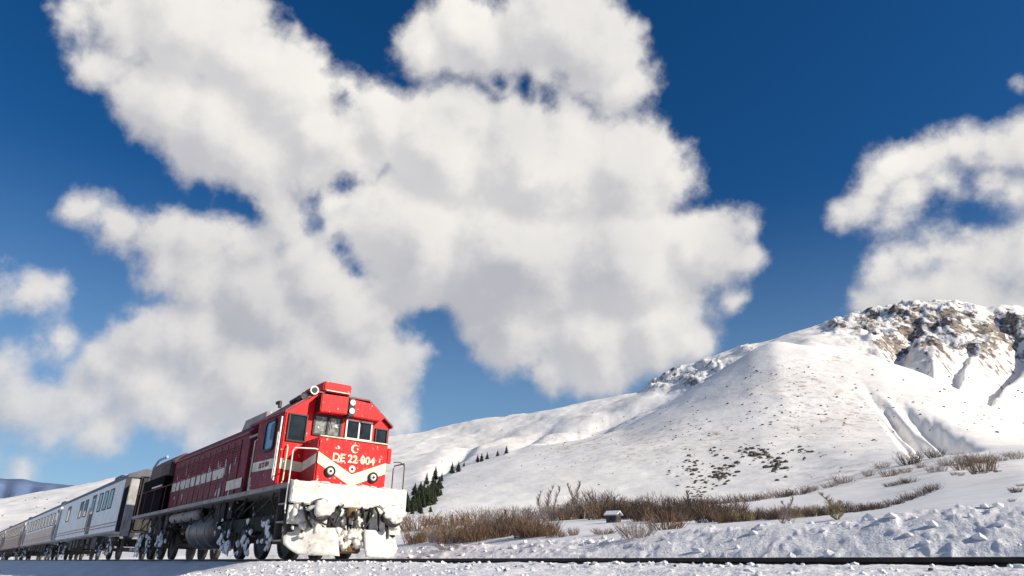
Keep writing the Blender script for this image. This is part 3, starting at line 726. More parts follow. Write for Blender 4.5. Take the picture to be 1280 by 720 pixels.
# hood roof: exhaust, fans, raised box with snow
rb = MB().prism([(-6.9, 3.80), (-6.6, 4.12), (-4.7, 4.12), (-4.7, 3.80)], -0.75, 0.75, 'y').build('roof_hatch', M_SILL, LO, bevel=0.015)
MB().box(-4.69, -3.3, -0.7, 0.7, 3.70, 3.90).build('roof_snow', M_CRUST, LO, bevel=0.05)
for x_ in (-8.2, -9.6):
    f_ = MB().lathe((x_, 0, 3.80), [(0.5, 0), (0.5, 0.12), (0.44, 0.12), (0.44, 0.06)], 'z', 24).build('roof_fan', M_GRIME, LO)
    for q in range(3):
        MB().box(x_-0.43, x_+0.43, -0.3+q*0.3-0.012, -0.3+q*0.3+0.012, 3.90, 3.915).build('fan_guard', M_BLACK, f_)
MB().lathe((-7.4, 0.2, 3.80), [(0.16, 0), (0.16, 0.3), (0.13, 0.3), (0.13, 0.1)], 'z', 16).build('exhaust_stack', M_BLACK, LO)
# radiator section at the rear
MB().prism([(-1.1, 3.002), (-1.1, 3.60), (-0.75, 3.90), (0.75, 3.90), (1.1, 3.60), (1.1, 3.002)], -17.45, -13.76).build('radiator_housing', mat('sooty_maroon', (0.09, 0.03, 0.038), 0.6, var=0.4, streak=0.5), LO, bevel=0.03)
box('radiator_core', mat('flat_black', (0.008, 0.008, 0.009), 0.95, spec=0.05), (-17.4, -13.77, -1.3, 1.3, 1.648, 3.0))  # wide dull black block, so the rear section shows black
rg = box('radiator_grille', M_BLACK, (-15.4, -13.9, -1.14, -1.102, 3.05, 3.56), label='rusty radiator grille')
for q in range(8):
    MB().box(-15.35, -13.95, -1.155, -1.142, 3.07+q*0.06, 3.10+q*0.06).build('slat', M_REDS if q % 2 else M_GRIME, rg)
box('stripe_panel', M_CREAMS, (-15.5, -13.9, -1.34, -1.303, 2.60, 2.66))
MB().tube([(-17.4, -1.1, 1.65), (-17.4, -1.1, 3.2), (-17.2, -1.1, 3.62), (-16.6, -1.08, 3.86), (-15.5, -1.0, 3.92)], 0.05, 7).build('roof_conduit', mat('pale_blue_pipe', (0.35, 0.40, 0.5), 0.5), LO)
for x_ in (-17.3, -15.9, -14.4, -12.6, -10.6, -8.6, -6.8, -5.2):
    MB().tube([(x_, -HW+0.03, 1.645), (x_, -HW+0.03, 2.5)], 0.014, 5).build('handrail_post', M_REDS, LO)
MB().tube([(-17.3, -HW+0.03, 2.5), (-5.2, -HW+0.03, 2.5)], 0.014, 5).build('handrail', M_REDS, LO)
# fuel tank, reservoir
MB().lathe((-10.3, -0.25, 0.86), [(0.3, 0), (0.52, 0.12), (0.56, 0.4), (0.56, 3.1), (0.52, 3.5), (0.3, 3.66)], 'x', 28).build('fuel_tank', M_TANK, LO, smooth=False)
ft = MB().lathe((-10.0, -0.62, 0.84), [(0.30, 0), (0.50, 0.10), (0.54, 0.35), (0.54, 2.6), (0.50, 2.9), (0.30, 3.05)], 'x', 28).build('fuel_tank', M_TANK, LO, smooth=True)
for q in (0.6, 1.5, 2.4):
    MB().lathe((-10.0+q, -0.62, 0.84), [(0.552, 0), (0.552, 0.06)], 'x', 28).build('tank_strap', M_SILL, ft)
MB().lathe((-11.9, -1.12, 1.33), [(0.05, 0), (0.16, 0.05), (0.17, 0.15), (0.17, 3.2), (0.15, 3.3), (0.05, 3.36)], 'x', 20).build('air_reservoir', M_SILL, LO, smooth=True)
for x_ in (-6.4, -5.9, -5.2, -12.6, -13.4):
    box('equipment_box', M_DARK, (x_, x_+0.42, -1.25, -0.85, 0.95+0.1*math.sin(x_*7), 1.5), 0.015)
for q in range(16):
    x_ = -0.7-q*1.04
    MB().tube([(x_, -1.2, 1.52), (x_+0.1, -1.28, 1.2+0.2*math.sin(q*2.2)), (x_+0.5*math.cos(q), -1.2, 1.05), (x_+0.7, -1.1, 1.48)], 0.028, 5).build('air_hose', M_GRIME if q % 3 else M_RUBBER, LO)
# bogies
def bogie(parent, xc, wb=1.8, axles=3, wr=0.5, y=1.0, name='bogie', white=True, seed=0):
    rd = random.Random(seed)
    xs = [xc+(i-(axles-1)/2)*wb for i in range(axles)]
    L = (axles-1)*wb/2+0.75
    mb = MB()
    for s_ in (-1, 1):
        ya, yb = s_*(y-0.02), s_*(y+0.12)
        mb.prism([(xc-L, 0.62), (xc-L, 0.95), (xc-L+0.3, 1.0), (xc+L-0.3, 1.0), (xc+L, 0.95), (xc+L, 0.62), (xc+L-0.5, 0.70), (xc, 0.62), (xc-L+0.5, 0.70)], ya, yb, 'y')
    mb.box(xc-0.4, xc+0.4, -y, y, 0.60, 0.95)
    bg = mb.build(name, M_DARK, parent, bevel=0.012)
    for x_ in xs:
        wm = MB()
        for s_ in (-1, 1):
            k = s_
            wm.lathe((x_, s_*0.715, wr), [(wr+0.025, -k*0.03), (wr+0.025, -k*0.005), (wr, 0), (wr, k*0.11), (wr-0.05, k*0.11), (wr-0.09, k*0.06), (0.18, k*0.05), (0.12, k*0.11)], 'y', 32)
        wm.tube([(x_, -0.7, wr), (x_, 0.7, wr)], 0.08, 8)
        wm.build('wheel_pair', M_GRIME, bg)
        for s_ in (-1, 1):
            MB().box(x_-0.16, x_+0.16, s_*(y+0.125), s_*(y+0.25), wr-0.16, wr+0.20).build('axle_box', M_GRIME, bg, bevel=0.03)
            for dx in (-0.27, 0.27):
                sp = MB()
                for q in range(7):
                    sp.lathe((x_+dx, s_*(y+0.10), wr-0.06+q*0.055), [(0.075, 0), (0.088, 0.014), (0.075, 0.028)], 'z', 12)
                sp.build('coil_spring', M_GRIME, bg)
    for q in range(axles*3):
        x_ = xc+rd.uniform(-L, L); z0 = rd.uniform(0.25, 0.6)
        MB().tube([(x_, -y-0.15, z0+0.45), (x_+rd.uniform(-.15, .15), -y-0.2, z0+0.2), (x_+rd.uniform(-.4, .4), -y-0.12, z0)], 0.03, 5).build('brake_rigging', M_GRIME, bg)
    if white:
        sm = MB()
        for q in range(46 if axles == 3 else 22):
            x_ = rd.choice(xs)+rd.gauss(0, 0.33); zz = min(1.1, abs(rd.gauss(0.30, 0.28))+0.1)
            sm.blob((x_, -y-0.18-rd.uniform(0, 0.1), zz), rd.uniform(0.03, 0.10), 0.6, 1, q+seed*50, (1.3, 0.5, rd.uniform(0.6, 1.3)))
        for q in range(10):
            x_ = rd.choice(xs)+rd.gauss(0, 0.25)
            sm.blob((x_, -y-0.2, rd.uniform(0.25, 0.75)), rd.uniform(0.06, 0.16 if axles == 3 else 0.1), 0.8, 2, q+seed*90, (1.0, 0.4, 1.3))
        sm.build('packed_snow', M_SNOWC, bg, kind='stuff', smooth=False)
    return bg
bogie(LO, -3.35, 1.72, 3, 0.5, 1.05, seed=1)
bogie(LO, -14.45, 1.72, 3, 0.5, 1.05, seed=2)
# cab steps
for z_ in (0.35, 0.75, 1.15):
    box('step', M_SILL, (-0.62, -0.18, -HW+0.0, -HW+0.22, z_, z_+0.035))
for x_ in (-0.66, -0.14):
    box('step_side', M_GRIME, (x_-0.02, x_+0.02, -HW+0.01, -HW+0.21, 0.3, 1.525))
# front platform beam (pilot)
PW = 1.47
pil = MB().prism([(-PW, 1.18), (-PW, 1.66), (PW+0.03, 1.66), (PW+0.03, 1.14), (0.95, 1.12), (0.75, 1.25), (0.45, 1.15), (-0.45, 1.15), (-0.75, 1.22), (-1.0, 1.15)], -0.02, 0.14).build('pilot_beam', M_CRUST, LO, bevel=0.02)
back = MB().box(-0.30, -0.05, -1.36, 1.36, 0.55, 1.5).build('pilot_plate', M_BLACK, LO, bevel=0.01)  # black colour stands in for the dark of the pilot recesses
# recessed white panels of the pilot
for (y0, y1, z0, z1, xx) in ((-1.44, -1.02, 0.72, 1.14, 0.02), (0.60, 1.02, 0.62, 1.10, 0.03), (-0.42, -0.12, 0.60, 1.12, -0.02), (-1.0, -0.5, 0.68, 0.86, 0.05), (1.05, 1.44, 0.60, 0.78, 0.05)):
    box('pilot_panel', M_CRUST, (xx-0.06, xx, y0, y1, z0, z1), 0.01)
# buffers
for y_, z_ in ((-0.87, 1.02), (0.98, 1.0)):
    bf = MB().lathe((-0.04, y_, z_), [(0.13, 0), (0.13, 0.34), (0.09, 0.34), (0.09, 0.46), (0.25, 0.48), (0.26, 0.52), (0.20, 0.545)], 'x', 26).build('buffer', M_BLACK, LO)
    MB().blob((0.47 if y_ < 0 else 0.52, y_+0.02, z_+0.05), 0.25, 0.35, 3, 3 if y_ < 0 else 5, (0.55 if y_ < 0 else 0.12, 1.15, 0.72)).build('snow_cap', M_CRUST, bf, smooth=True)
# coupler, hook, hoses
cp = box('coupler', M_BROWN, (-0.04, 0.30, -0.12, 0.16, 0.92, 1.14), 0.02)
MB().tube([(0.26, 0.02, 1.03), (0.42, 0.02, 1.0), (0.46, 0.02, 0.9), (0.40, 0.02, 0.84)], 0.05, 8).build('hook', M_BLACK, cp)
MB().tube([(0.15, -0.05, 0.95), (0.25, -0.06, 0.7), (0.22, -0.04, 0.5), (0.17, 0.1, 0.62), (0.2, 0.12, 0.9)], 0.032, 6).build('coupling_link', M_BLACK, cp)
for y_, sw_ in ((-0.62, 0.3), (-0.30, -0.15), (0.30, 0.12), (0.52, -0.2), (-1.18, 0.25), (0.68, 0.08)):
    MB().tube([(0.10, y_, 1.2), (0.24, y_+0.02, 1.05), (0.26, y_+sw_*0.4, 0.82), (0.22, y_+sw_, 0.66)], 0.03, 7).build('air_hose', M_BLACK, LO)
MB().tube([(0.18, -1.12, 0.98), (0.22, -0.8, 0.80), (0.20, -0.42, 0.68)], 0.022, 6).build('uncoupling_bar', M_BLACK, LO)
MB().tube([(0.18, -0.55, 0.92), (0.22, -0.30, 1.10), (0.20, -0.2, 1.2)], 0.022, 6).build('uncoupling_bar', M_BLACK, LO)
# snow plough blades
def blade(s_, name):
    vs = []; n = 12; mrow = 7
    for i in range(n+1):
        t = i/n; y_ = s_*(0.33+t*1.10); bow = 0.50-0.55*t**1.5
        for j in range(mrow+1):
            q = j/mrow; z_ = 0.07+q*0.60; curl = 0.22*(1-q)**1.6
            if t > 0.7: z_ += (t-0.7)**1.5*1.3*(1-q)
            vs.append((bow+curl-0.16+0.012*mnoise.noise(Vector((t*7, q*5, s_*3))), y_, z_+0.012*mnoise.noise(Vector((t*9, q*7, s_*5)))))
    w_ = mrow+1; fs = [(i*w_+j, i*w_+j+1, (i+1)*w_+j+1, (i+1)*w_+j) for i in range(n) for j in range(mrow)]
    k0 = len(vs); vs += [(v[0]-0.05, v[1], v[2]) for v in vs[:k0]]
    fs += [tuple(k0+a for a in f[::-1]) for f in fs[:]]
    for j in range(mrow): fs += [(j, j+1, k0+j+1, k0+j), (n*w_+j, n*w_+j+1, k0+n*w_+j+1, k0+n*w_+j)]
    for i in range(n): fs += [(i*w_, (i+1)*w_, k0+(i+1)*w_, k0+i*w_), (i*w_+mrow, (i+1)*w_+mrow, k0+(i+1)*w_+mrow, k0+i*w_+mrow)]
    return MB().add(vs, fs).build(name, M_CRUST, LO, smooth=True)
blade(-1, 'plough_blade'); blade(1, 'plough_blade')
box('plough_centre', M_BROWN, (-0.1, 0.20, -0.34, 0.34, 0.14, 0.48), 0.03)
for q in range(4):
    box('plough_bracket', M_GRIME, (-0.05, 0.12, -1.1+q*0.72, -1.06+q*0.72, 0.5, 0.9))
# snow packed on the pilot
rs = random.Random(11); mbs = MB()
for q in range(46):
    y_ = rs.uniform(-1.35, 1.38); z_ = rs.uniform(0.45, 1.16)
    if abs(y_-0.62) < 0.16 and z_ > 0.7: continue
    mbs.blob((rs.uniform(-0.02, 0.16), y_, z_), rs.uniform(0.04, 0.13), 0.5, 2, q, (0.6, rs.uniform(0.7, 1.5), rs.uniform(0.7, 1.5)))
for q in range(30):
    mbs.blob((rs.uniform(0.1, 0.3), rs.uniform(-0.4, 0.4), rs.uniform(0.25, 0.62)), rs.uniform(0.05, 0.12), 0.5, 2, q+200)
mbs.build('packed_snow', M_CRUST, LO, kind='stuff', smooth=True)
mbs = MB()
for q in range(34):
    y_ = rs.uniform(-1.4, 1.42)
    mbs.blob((rs.uniform(-0.02, 0.12), y_, 1.65+rs.uniform(-0.02, 0.03)), rs.uniform(0.025, 0.06), 0.5, 2, q+300, (1, 2.2, 0.5))
mbs.build('ledge_snow', M_CRUST, LO, kind='stuff')

# ------------------------------------------------------------------ coaches
def coach(x1, length, name, label, body, lower, plan, cat, seed, group='coaches of the train'):
    """x1 is the front end in train coordinates; plan lists windows/doors as (kind, metres from the front, width, z0, z1)."""
    C_ = empty(name, (X0+x1, TY, 0), label=label, cat=cat, group=group)
    L = length; hw = 1.42; z0, z1, zt = 1.12, 3.52, 4.02
    prof = [(-hw, z0), (-hw, z1), (-hw+0.18, 3.76), (-0.7, zt-0.03), (0, zt), (0.7, zt-0.03), (hw-0.18, 3.76), (hw, z1), (hw, z0)]
    MB().prism(prof, -L, -0.5).build('body', body, C_, bevel=0.01)
    MB().prism([(-hw-0.012, z1-0.03), (-hw-0.012, z1), (-hw+0.17, 3.775), (-0.7, zt-0.012), (0, zt+0.016), (0.7, zt-0.012), (hw-0.17, 3.775), (hw+0.012, z1), (hw+0.012, z1-0.03), (hw-0.1, 3.5), (-hw+0.1, 3.5)], -L-0.02, -0.48).build('roof', M_CROOF, C_)
    MB().box(-L+0.01, -0.51, -hw-0.012, -hw-0.001, z0, z0+0.09).build('solebar', M_SILL, C_)
    if lower:
        MB().box(-L+0.01, -0.51, -hw-0.008, -hw-0.001, z0+0.092, 2.18).build('lower_panel', lower, C_)
    for zz in (1.42, 1.56):
        MB().box(-L+0.02, -0.52, -hw-0.016, -hw-0.009, zz, zz+0.05).build('stripe', M_LINE, C_)
    for kd, d, wd_, za, zb in plan:
        xa, xb = -d-wd_, -d
        if kd == 'w':
            o = MB(); fr = 0.05; ya, yb = -hw-0.03, -hw-0.010
            o.box(xa-fr, xb+fr, ya, yb, zb, zb+fr); o.box(xa-fr, xb+fr, ya, yb, za-fr, za); o.box(xa-fr, xa, ya, yb, za, zb); o.box(xb, xb+fr, ya, yb, za, zb)
            w_ = o.build('window', M_RUBBER, C_)
            MB().box(xa+0.001, xb-0.001, -hw-0.018, -hw-0.011, za+0.001, zb-0.001).build('pane', M_GLASS, w_)
        elif kd == 'd':
            o = MB().box(xa, xb, -hw-0.014, -hw-0.010, za, zb).build('door', M_BLACK if wd_ < 1.3 else lower or M_GRIME, C_)
            MB().box(xa+0.12, xb-0.12, -hw-0.022, -hw-0.015, zb-1.0, zb-0.2).build('door_window', M_GLASS, o)
            MB().tube([(xa-0.06, -hw-0.05, za+0.2), (xa-0.06, -hw-0.05, za+1.4)], 0.02, 5).build('handle', M_SILL, o)
            MB().box(xa, xb, -hw-0.10, -hw+0.1, 0.72, 0.76).build('step', M_GRIME, o)
    for xr in (-0.22, -L-0.22) if L < 100 else ():
        gw = MB().box(xr-0.24, xr+0.24, -0.80, 0.80, 1.2, 3.6).build('gangway', M_GANG, C_, bevel=0.05)
        for q in range(4):
            MB().box(xr-0.20+q*0.12, xr-0.17+q*0.12, -0.84, 0.84, 1.16, 3.64).build('bellows_rib', M_RUBBER, gw)
    bogie(C_, -3.4, 2.4, 2, 0.46, 1.0, seed=seed); bogie(C_, -L+2.9, 2.4, 2, 0.46, 1.0, seed=seed+1)
    rd = random.Random(seed)
    x_ = -6.0
    while x_ > -L+6.2:
        l_ = rd.uniform(0.6, 1.7); h_ = rd.uniform(0.35, 0.7)
        MB().box(x_-l_, x_, -1.25, -0.6, 1.08-h_, 1.08).build('equipment_box', M_DARK if rd.random() < 0.7 else M_GRIME, C_, bevel=0.02)
        x_ -= l_+rd.uniform(0.2, 0.9)
    for xb_ in (-0.5, -L):
        for s_ in (-1, 1):
            sg = 1 if xb_ > -1 else -1
            MB().lathe((xb_, s_*0.87, 1.05), [(0.10, 0), (0.10, sg*0.35), (0.24, sg*0.36), (0.24, sg*0.42)], 'x', 16).build('buffer', M_BLACK, C_)
    if L > 8:
        rv = MB().prism([(-8.6, 4.0), (-8.3, 4.28), (-6.6, 4.28), (-6.2, 4.0)], -0.7, 0.7, 'y').build('roof_vent', M_ROOF, C_, bevel=0.02)
        for x_ in (-12, -16, -20):
            if x_ > -L+1: MB().lathe((x_, 0, 4.0), [(0.18, 0), (0.18, 0.12), (0.24, 0.13), (0.1, 0.2)], 'z', 14).build('roof_ventilator', M_ROOF, C_)
    return C_
van = coach(-20.9, 22.0, 'generator_van', 'pale blue grey van with dark sliding door coupled directly behind the locomotive', M_COACH, None,
      [('w', 2.9, 0.85, 2.35, 3.2), ('w', 4.4, 0.85, 2.35, 3.2), ('w', 6.0, 0.85, 2.35, 3.2), ('d', 8.0, 1.25, 1.25, 3.3), ('w', 10.6, 0.95, 2.3, 3.15), ('w', 12.4, 0.95, 2.3, 3.15), ('w', 17.6, 1.1, 2.3, 3.15)], 'railway van', 20)
# van end: dark panel paints shade over its wall, pale screen beside it
MB().box(-0.498, -0.46, -1.40, 1.40, 1.16, 3.60).build('end_wall_shade', M_RUBBER, van)
MB().box(0.55, 0.68, -1.38, -1.02, 0.95, 3.42).build('end_screen', mat('end_screen_grey', (0.36, 0.355, 0.35), 0.6, var=0.3, streak=0.5), van, bevel=0.02)
MB().box(-0.44, 0.548, -1.06, -1.02, 1.2, 3.4).build('end_screen_web', M_RUBBER, van)
pc = [('d', 0.9, 1.0, 1.25, 3.3)]+[('w', 3.2+q*2.15, 1.0, 2.35, 3.15) for q in range(9)]+[('d', 23.6, 1.0, 1.25, 3.3)]
coach(-43.6, 26.0, 'passenger_coach', 'passenger coach with a row of dark windows and tan lower side, next after the van', M_COACH, M_COACH2, pc, 'railway coach', 40)
coach(-70.6, 26.0, 'passenger_coach', 'brownish passenger coach third behind the locomotive at the left edge', M_COACH2, M_COACH3, pc, 'railway coach', 60)
coach(-97.6, 26.0, 'passenger_coach', 'farthest passenger coach, last of the train at the left edge', M_COACH2, M_COACH3, pc, 'railway coach', 80)

# ------------------------------------------------------------------ vegetation
def shrub_mesh(seed, n=70, h=1.0, spread=0.6, th=0.014, lean=0.35, sub=3):
    rd = random.Random(seed); mb = MB()
    def blade_(p, q, t0, t1):
        d = (q-p).normalized(); a = d.cross(Vector((rd.uniform(-1, 1), rd.uniform(-1, 1), 0.1))).normalized(); b = d.cross(a)
        base = len(mb.v)
        for c, t in ((p, t0), (q, t1)):
            for j in range(3):
                an = j*2.094; mb.v.append(tuple(c+(a*math.cos(an)+b*math.sin(an))*t))
        for j in range(3): mb.f.append((base+j, base+(j+1) % 3, base+3+(j+1) % 3, base+3+j))
    for i in range(n):
        a = rd.uniform(0, 6.283); r = spread*math.sqrt(rd.random())*0.45
        p = Vector((r*math.cos(a), r*math.sin(a), -0.05*h)); hh = h*rd.uniform(0.55, 1.0)
        q = p+Vector((math.cos(a)*lean*hh*rd.uniform(0, 1), math.sin(a)*lean*hh*rd.uniform(0, 1), hh*0.55))
        e_ = q+Vector((math.cos(a)*lean*hh*rd.uniform(-.2, .9), math.sin(a)*lean*hh*rd.uniform(-.2, .9), hh*0.5))
        blade_(p, q, th, th*0.75); blade_(q, e_, th*0.75, th*0.3)
        for k_ in range(sub):
            b0 = p.lerp(q, rd.uniform(0.3, 1)) if rd.random() < 0.5 else q.lerp(e_, rd.uniform(0, 0.8))
            aa = rd.uniform(0, 6.283); b1_ = b0+Vector((math.cos(aa), math.sin(aa), rd.uniform(0.5, 1.6)))*hh*rd.uniform(0.08, 0.2)
            blade_(b0, b1_, th*0.55, th*0.25)
    me = bpy.data.meshes.new('shrub'); me.from_pydata(mb.v, [], mb.f); return me
def bare_tree_mesh(seed, h=6.0, th=0.07, columnar=0.18):
    rd = random.Random(seed); mb = MB()
    trunk = MB(); P = Vector((0, 0, -0.2)); pts = [P]
    for i in range(7): pts.append(pts[-1]+Vector((rd.uniform(-.08, .08), rd.uniform(-.08, .08), h/7)))
    trunk.tube(pts, th, 6, th*0.2)
    for i in range(60):
        t = rd.uniform(0.15, 1)*6.9; k_ = int(t); b0 = pts[k_].lerp(pts[k_+1], t-k_)
        a = rd.uniform(0, 6.283); l_ = h*columnar*rd.uniform(0.5, 1.2)*(1.15-t/8)
        b1_ = b0+Vector((math.cos(a)*l_*0.5, math.sin(a)*l_*0.5, l_*0.8)); e_ = b1_+Vector((math.cos(a)*l_*0.25, math.sin(a)*l_*0.25, l_*0.7))
        mb.tube([b0, b1_, e_], th*0.3, 3, th*0.1, cap=False)
        for q in range(3):
            c0 = b0.lerp(b1_, rd.uniform(.4, 1)); aa = rd.uniform(0, 6.283)
            mb.tube([c0, c0+Vector((math.cos(aa), math.sin(aa), 1.2))*l_*0.35], th*0.15, 3, th*0.08, cap=False)
    def mk(b, nm):
        me = bpy.data.meshes.new(nm); me.from_pydata(b.v, [], b.f); return me
    return mk(trunk, 'trunk'), mk(mb, 'crown')
def conifer_mesh(seed, h=1.0):
    rd = random.Random(seed); cr = MB(); nw = 13
    for i in range(nw):
        z = h*(0.10+0.88*i/nw); r = h*0.30*(1-i/nw)**0.85*rd.uniform(0.8, 1.2)+0.012
        nb = 10 if i < 8 else 7
        for j in range(nb):
            a = 6.283*j/nb+rd.uniform(-.3, .3); rr = r*rd.uniform(0.65, 1.2); wv = rr*0.38
            ca, sa = math.cos(a), math.sin(a)
            tip = (ca*rr, sa*rr, z-rr*0.35); l1 = (ca*rr*0.5-sa*wv, sa*rr*0.5+ca*wv, z-rr*0.05); l2 = (ca*rr*0.5+sa*wv, sa*rr*0.5-ca*wv, z-rr*0.12); top = (ca*0.01, sa*0.01, z+h*0.07)
            cr.add([top, l1, tip, l2, (ca*rr*0.45, sa*rr*0.45, z+rr*0.02)], [(0, 1, 4), (4, 1, 2), (4, 2, 3), (0, 4, 3)])
    cr.tube([(0, 0, h*0.9), (0, 0, h*1.02)], 0.008*h, 3, 0.002)
    tk = MB().tube([(0, 0, -0.08*h), (0, 0, h*0.9)], 0.02*h, 5, 0.004*h)
    def mk(b, nm):
        me = bpy.data.meshes.new(nm); me.from_pydata(b.v, [], b.f); return me
    return mk(tk, 'trunk'), mk(cr, 'crown')
VAR = {}
def withmat(me, m_):
    key = (me.name, m_.name)
    if key not in VAR:
        c = me.copy(); c.materials.clear(); c.materials.append(m_); VAR[key] = c
    return VAR[key]
SH = [shrub_mesh(100+i, 80, 1.0, 1.0, 0.011, 0.42, 4) for i in range(6)]
SHF = [shrub_mesh(200+i, 56, 1.0, 1.2, 0.014, 0.6, 4) for i in range(4)]
rv_ = random.Random(77)
def pxm(p):
    """metres per picture pixel, upright, at a place"""
    z = float(np.dot(np.array(p)-np.array([0, 0, CZ]), Fv))
    return z/(FPX*(math.cos(PITCH)+math.sin(PITCH)*0.38))
def put_shrub(px, py, hpx, m_, label, group, wide=1.0, meshes=SH, rmin=14, name='shrub'):
    p = at(px, py, rmin); dist = p.length
    s_ = hpx*pxm(p)/0.92
    o = bpy.data.objects.new(name, withmat(meshes[rv_.randrange(len(meshes))], m_)); COL.objects.link(o)
    o.location = p; o.scale = (s_*wide, s_*wide, s_); o.rotation_euler.z = rv_.uniform(0, 6.28)
    return props(o, label=label, cat='shrub', group=group)
def band(path, n, hp, mats, label, group, wide=1.3, jit=4, meshes=SH, rmin=14):
    xs = [p[0] for p in path]; ys = [p[1] for p in path]
    n = int(n*0.8)
    for i in range(n):
        px = xs[0]+(xs[-1]-xs[0])*(i+rv_.uniform(0, 1))/n
        py = float(np.interp(px, xs, ys))-abs(rv_.gauss(0, jit))
        put_shrub(px, py, hp*rv_.uniform(0.6, 1.25), rv_.choice(mats), ('leftmost ' if i == 0 else 'rightmost ' if i == n-1 else '')+label, group, wide*rv_.uniform(0.8, 1.4), meshes, rmin)
band([(512,682),(560,680),(610,678)], 18, 18, [M_TWIG, M_TWIG, M_TWIGP], 'reddish bare shrub behind the snow bank just right of the locomotive', 'red shrubs right of the locomotive')
band([(600,673),(660,672),(690,670)], 20, 20, [M_TWIG, M_TWIGD, M_TWIG], 'low red brown bare shrub in the hedge left of the hut', 'hedge shrubs left of the hut')
band([(505,668),(600,660),(680,655),(740,650)], 16, 20, [M_TWIGP, M_TWIGP, M_TWIG], 'pale bare shrub standing behind the red brown hedge', 'pale shrubs behind the hedge', jit=5)
band([(690,672),(725,671)], 4, 10, [M_TWIG], 'small brown shrub between the hedge and the hut', 'small shrubs between hedge and hut', jit=1)
band([(660,652),(740,645),(800,640)], 18, 15, [M_TWIG, M_TWIGD], 'brown bare shrub in the long thicket left above the hut', 'thicket shrubs left above the hut', jit=2)
band([(735,648),(800,652),(850,654),(920,656)], 46, 23, [M_TWIGD, M_TWIGD, M_TWIG], 'dark brown bare shrub in the dense thicket right of the hut', 'dense thicket right of the hut', jit=5)
band([(925,653),(1000,648),(1060,642)], 24, 14, [M_TWIG, M_TWIGD, M_TWIGY], 'low brown shrub along the foot of the snow slope behind the bank', 'low shrubs at the foot of the slope', jit=2)
band([(850,634),(920,630),(1000,619),(1060,604)], 24, 9, [M_TWIG, M_TWIGD, M_TWIGP], 'small shrub on the long upper terrace line at mid right', 'shrubs on the upper terrace', jit=1, meshes=SHF)
band([(1060,642),(1105,636),(1140,626),(1170,612)], 24, 8, [M_TWIGD], 'dark low shrub on the diagonal terrace edge at right', 'shrubs on the diagonal terrace', jit=1.2, meshes=SHF)
band([(1108,610),(1138,604)], 7, 7, [M_TWIGD], 'dark low shrub in the short row above the diagonal terrace', 'short row of shrubs above the terrace', jit=1, meshes=SHF)
band([(1080,600),(1150,592),(1200,588),(1280,576)], 20, 9, [M_TWIGP, M_TWIG, M_TWIGP], 'pale thin shrub scattered on the upper right slope', 'thin shrubs on the upper right slope', jit=6, meshes=SHF)
band([(1190,596),(1255,590)], 9, 4, [M_TWIGD], 'tiny dark shrub in the broken hedge line at far right', 'broken hedge line at far right', jit=1, meshes=SHF)
band([(1262,636),(1278,605)], 5, 6, [M_TWIGD], 'tiny dark shrub on the snow slope at the right edge', 'shrubs at the right edge', jit=4, meshes=SHF)
put_shrub(1137, 581, 17, M_TWIGD, 'dark spreading shrub just below the shaded gully', None, 1.4)
put_shrub(1228, 590, 24, M_TWIG, 'tallest reddish shrub on the upper right slope', None, 1.2)
put_shrub(1207, 580, 15, M_TWIGP, 'grey shrub left of the tallest reddish one', None, 1.2)
put_shrub(1170, 572, 12, M_TWIGD, 'round dark shrub at the foot of the gully', None, 1.5)
put_shrub(795, 672, 22, M_TWIGP, 'sprawling pale shrub on the snow in front of the dense thicket', None, 1.8)
put_shrub(832, 662, 24, M_TWIG, 'fan shaped shrub in front of the dense thicket', None, 1.8)
put_shrub(560, 687, 8, M_TWIGP, 'flattened dry tuft on the snow bank near the locomotive', None, 3.0)
put_shrub(755, 668, 8, M_TWIG, 'low dry tuft on the snow in front of the hut', None, 3.0)
# bare trees
TR = [bare_tree_mesh(300+i, 1.0, 0.020) for i in range(4)]
def put_tree(px, py, hpx, m_, label, group, wide=1.0, rmin=20, wide_kind='bare_tree'):
    p = at(px, py, rmin); s_ = hpx*pxm(p)/0.95
    r = empty(wide_kind, p, rv_.uniform(0, 6.28), label=label, cat='tree', group=group)
    r.scale = (s_*wide, s_*wide, s_)
    t, c = TR[rv_.randrange(4)]
    for nm, me in (('trunk', t), ('crown', c)):
        o = bpy.data.objects.new(nm, withmat(me, m_)); COL.objects.link(o); o.parent = r
    return r
for i, (x_, y_, h_) in enumerate([(676,645,40),(683,645,48),(690,645,44)]):
    put_tree(x_, y_, h_, M_TWIGP, 'slender pale bare tree in the left trio above the thicket', 'left trio of bare trees', 1.1)
for i, (x_, y_, h_) in enumerate([(709,645,52),(714,645,46),(722,645,36),(728,645,50)]):
    put_tree(x_, y_, h_, M_TWIGP, 'slender bare tree in the clump just left of the dense thicket', 'bare trees left of the dense thicket', 1.1)
put_tree(977, 656, 42, M_TWIGP, 'thin pale bare tree at the right end of the dense thicket', None, 1.3)
put_tree(985, 656, 34, M_TWIGP, 'shorter pale bare tree beside the thin one right of the thicket', None, 1.6)
put_tree(1048, 649, 40, M_TWIGY, 'bushy yellow willow standing alone behind the bank', None, 2.3)
put_tree(1054, 649, 30, M_TWIGY, 'smaller yellow willow leaning against the bushy one', None, 2.3)
put_tree(872, 650, 44, M_TWIGD, 'dark bare tree rising from the middle of the dense thicket', None, 1.9)
put_tree(555, 672, 30, M_TWIG, 'short reddish bare tree behind the hedge near the locomotive', None, 1.7)
put_tree(618, 668, 36, M_TWIG, 'reddish bare tree in the hedge midway to the hut', None, 1.8)
put_tree(655, 662, 34, M_TWIGP, 'wide pale bare tree behind the hedge left of the hut', None, 1.9)
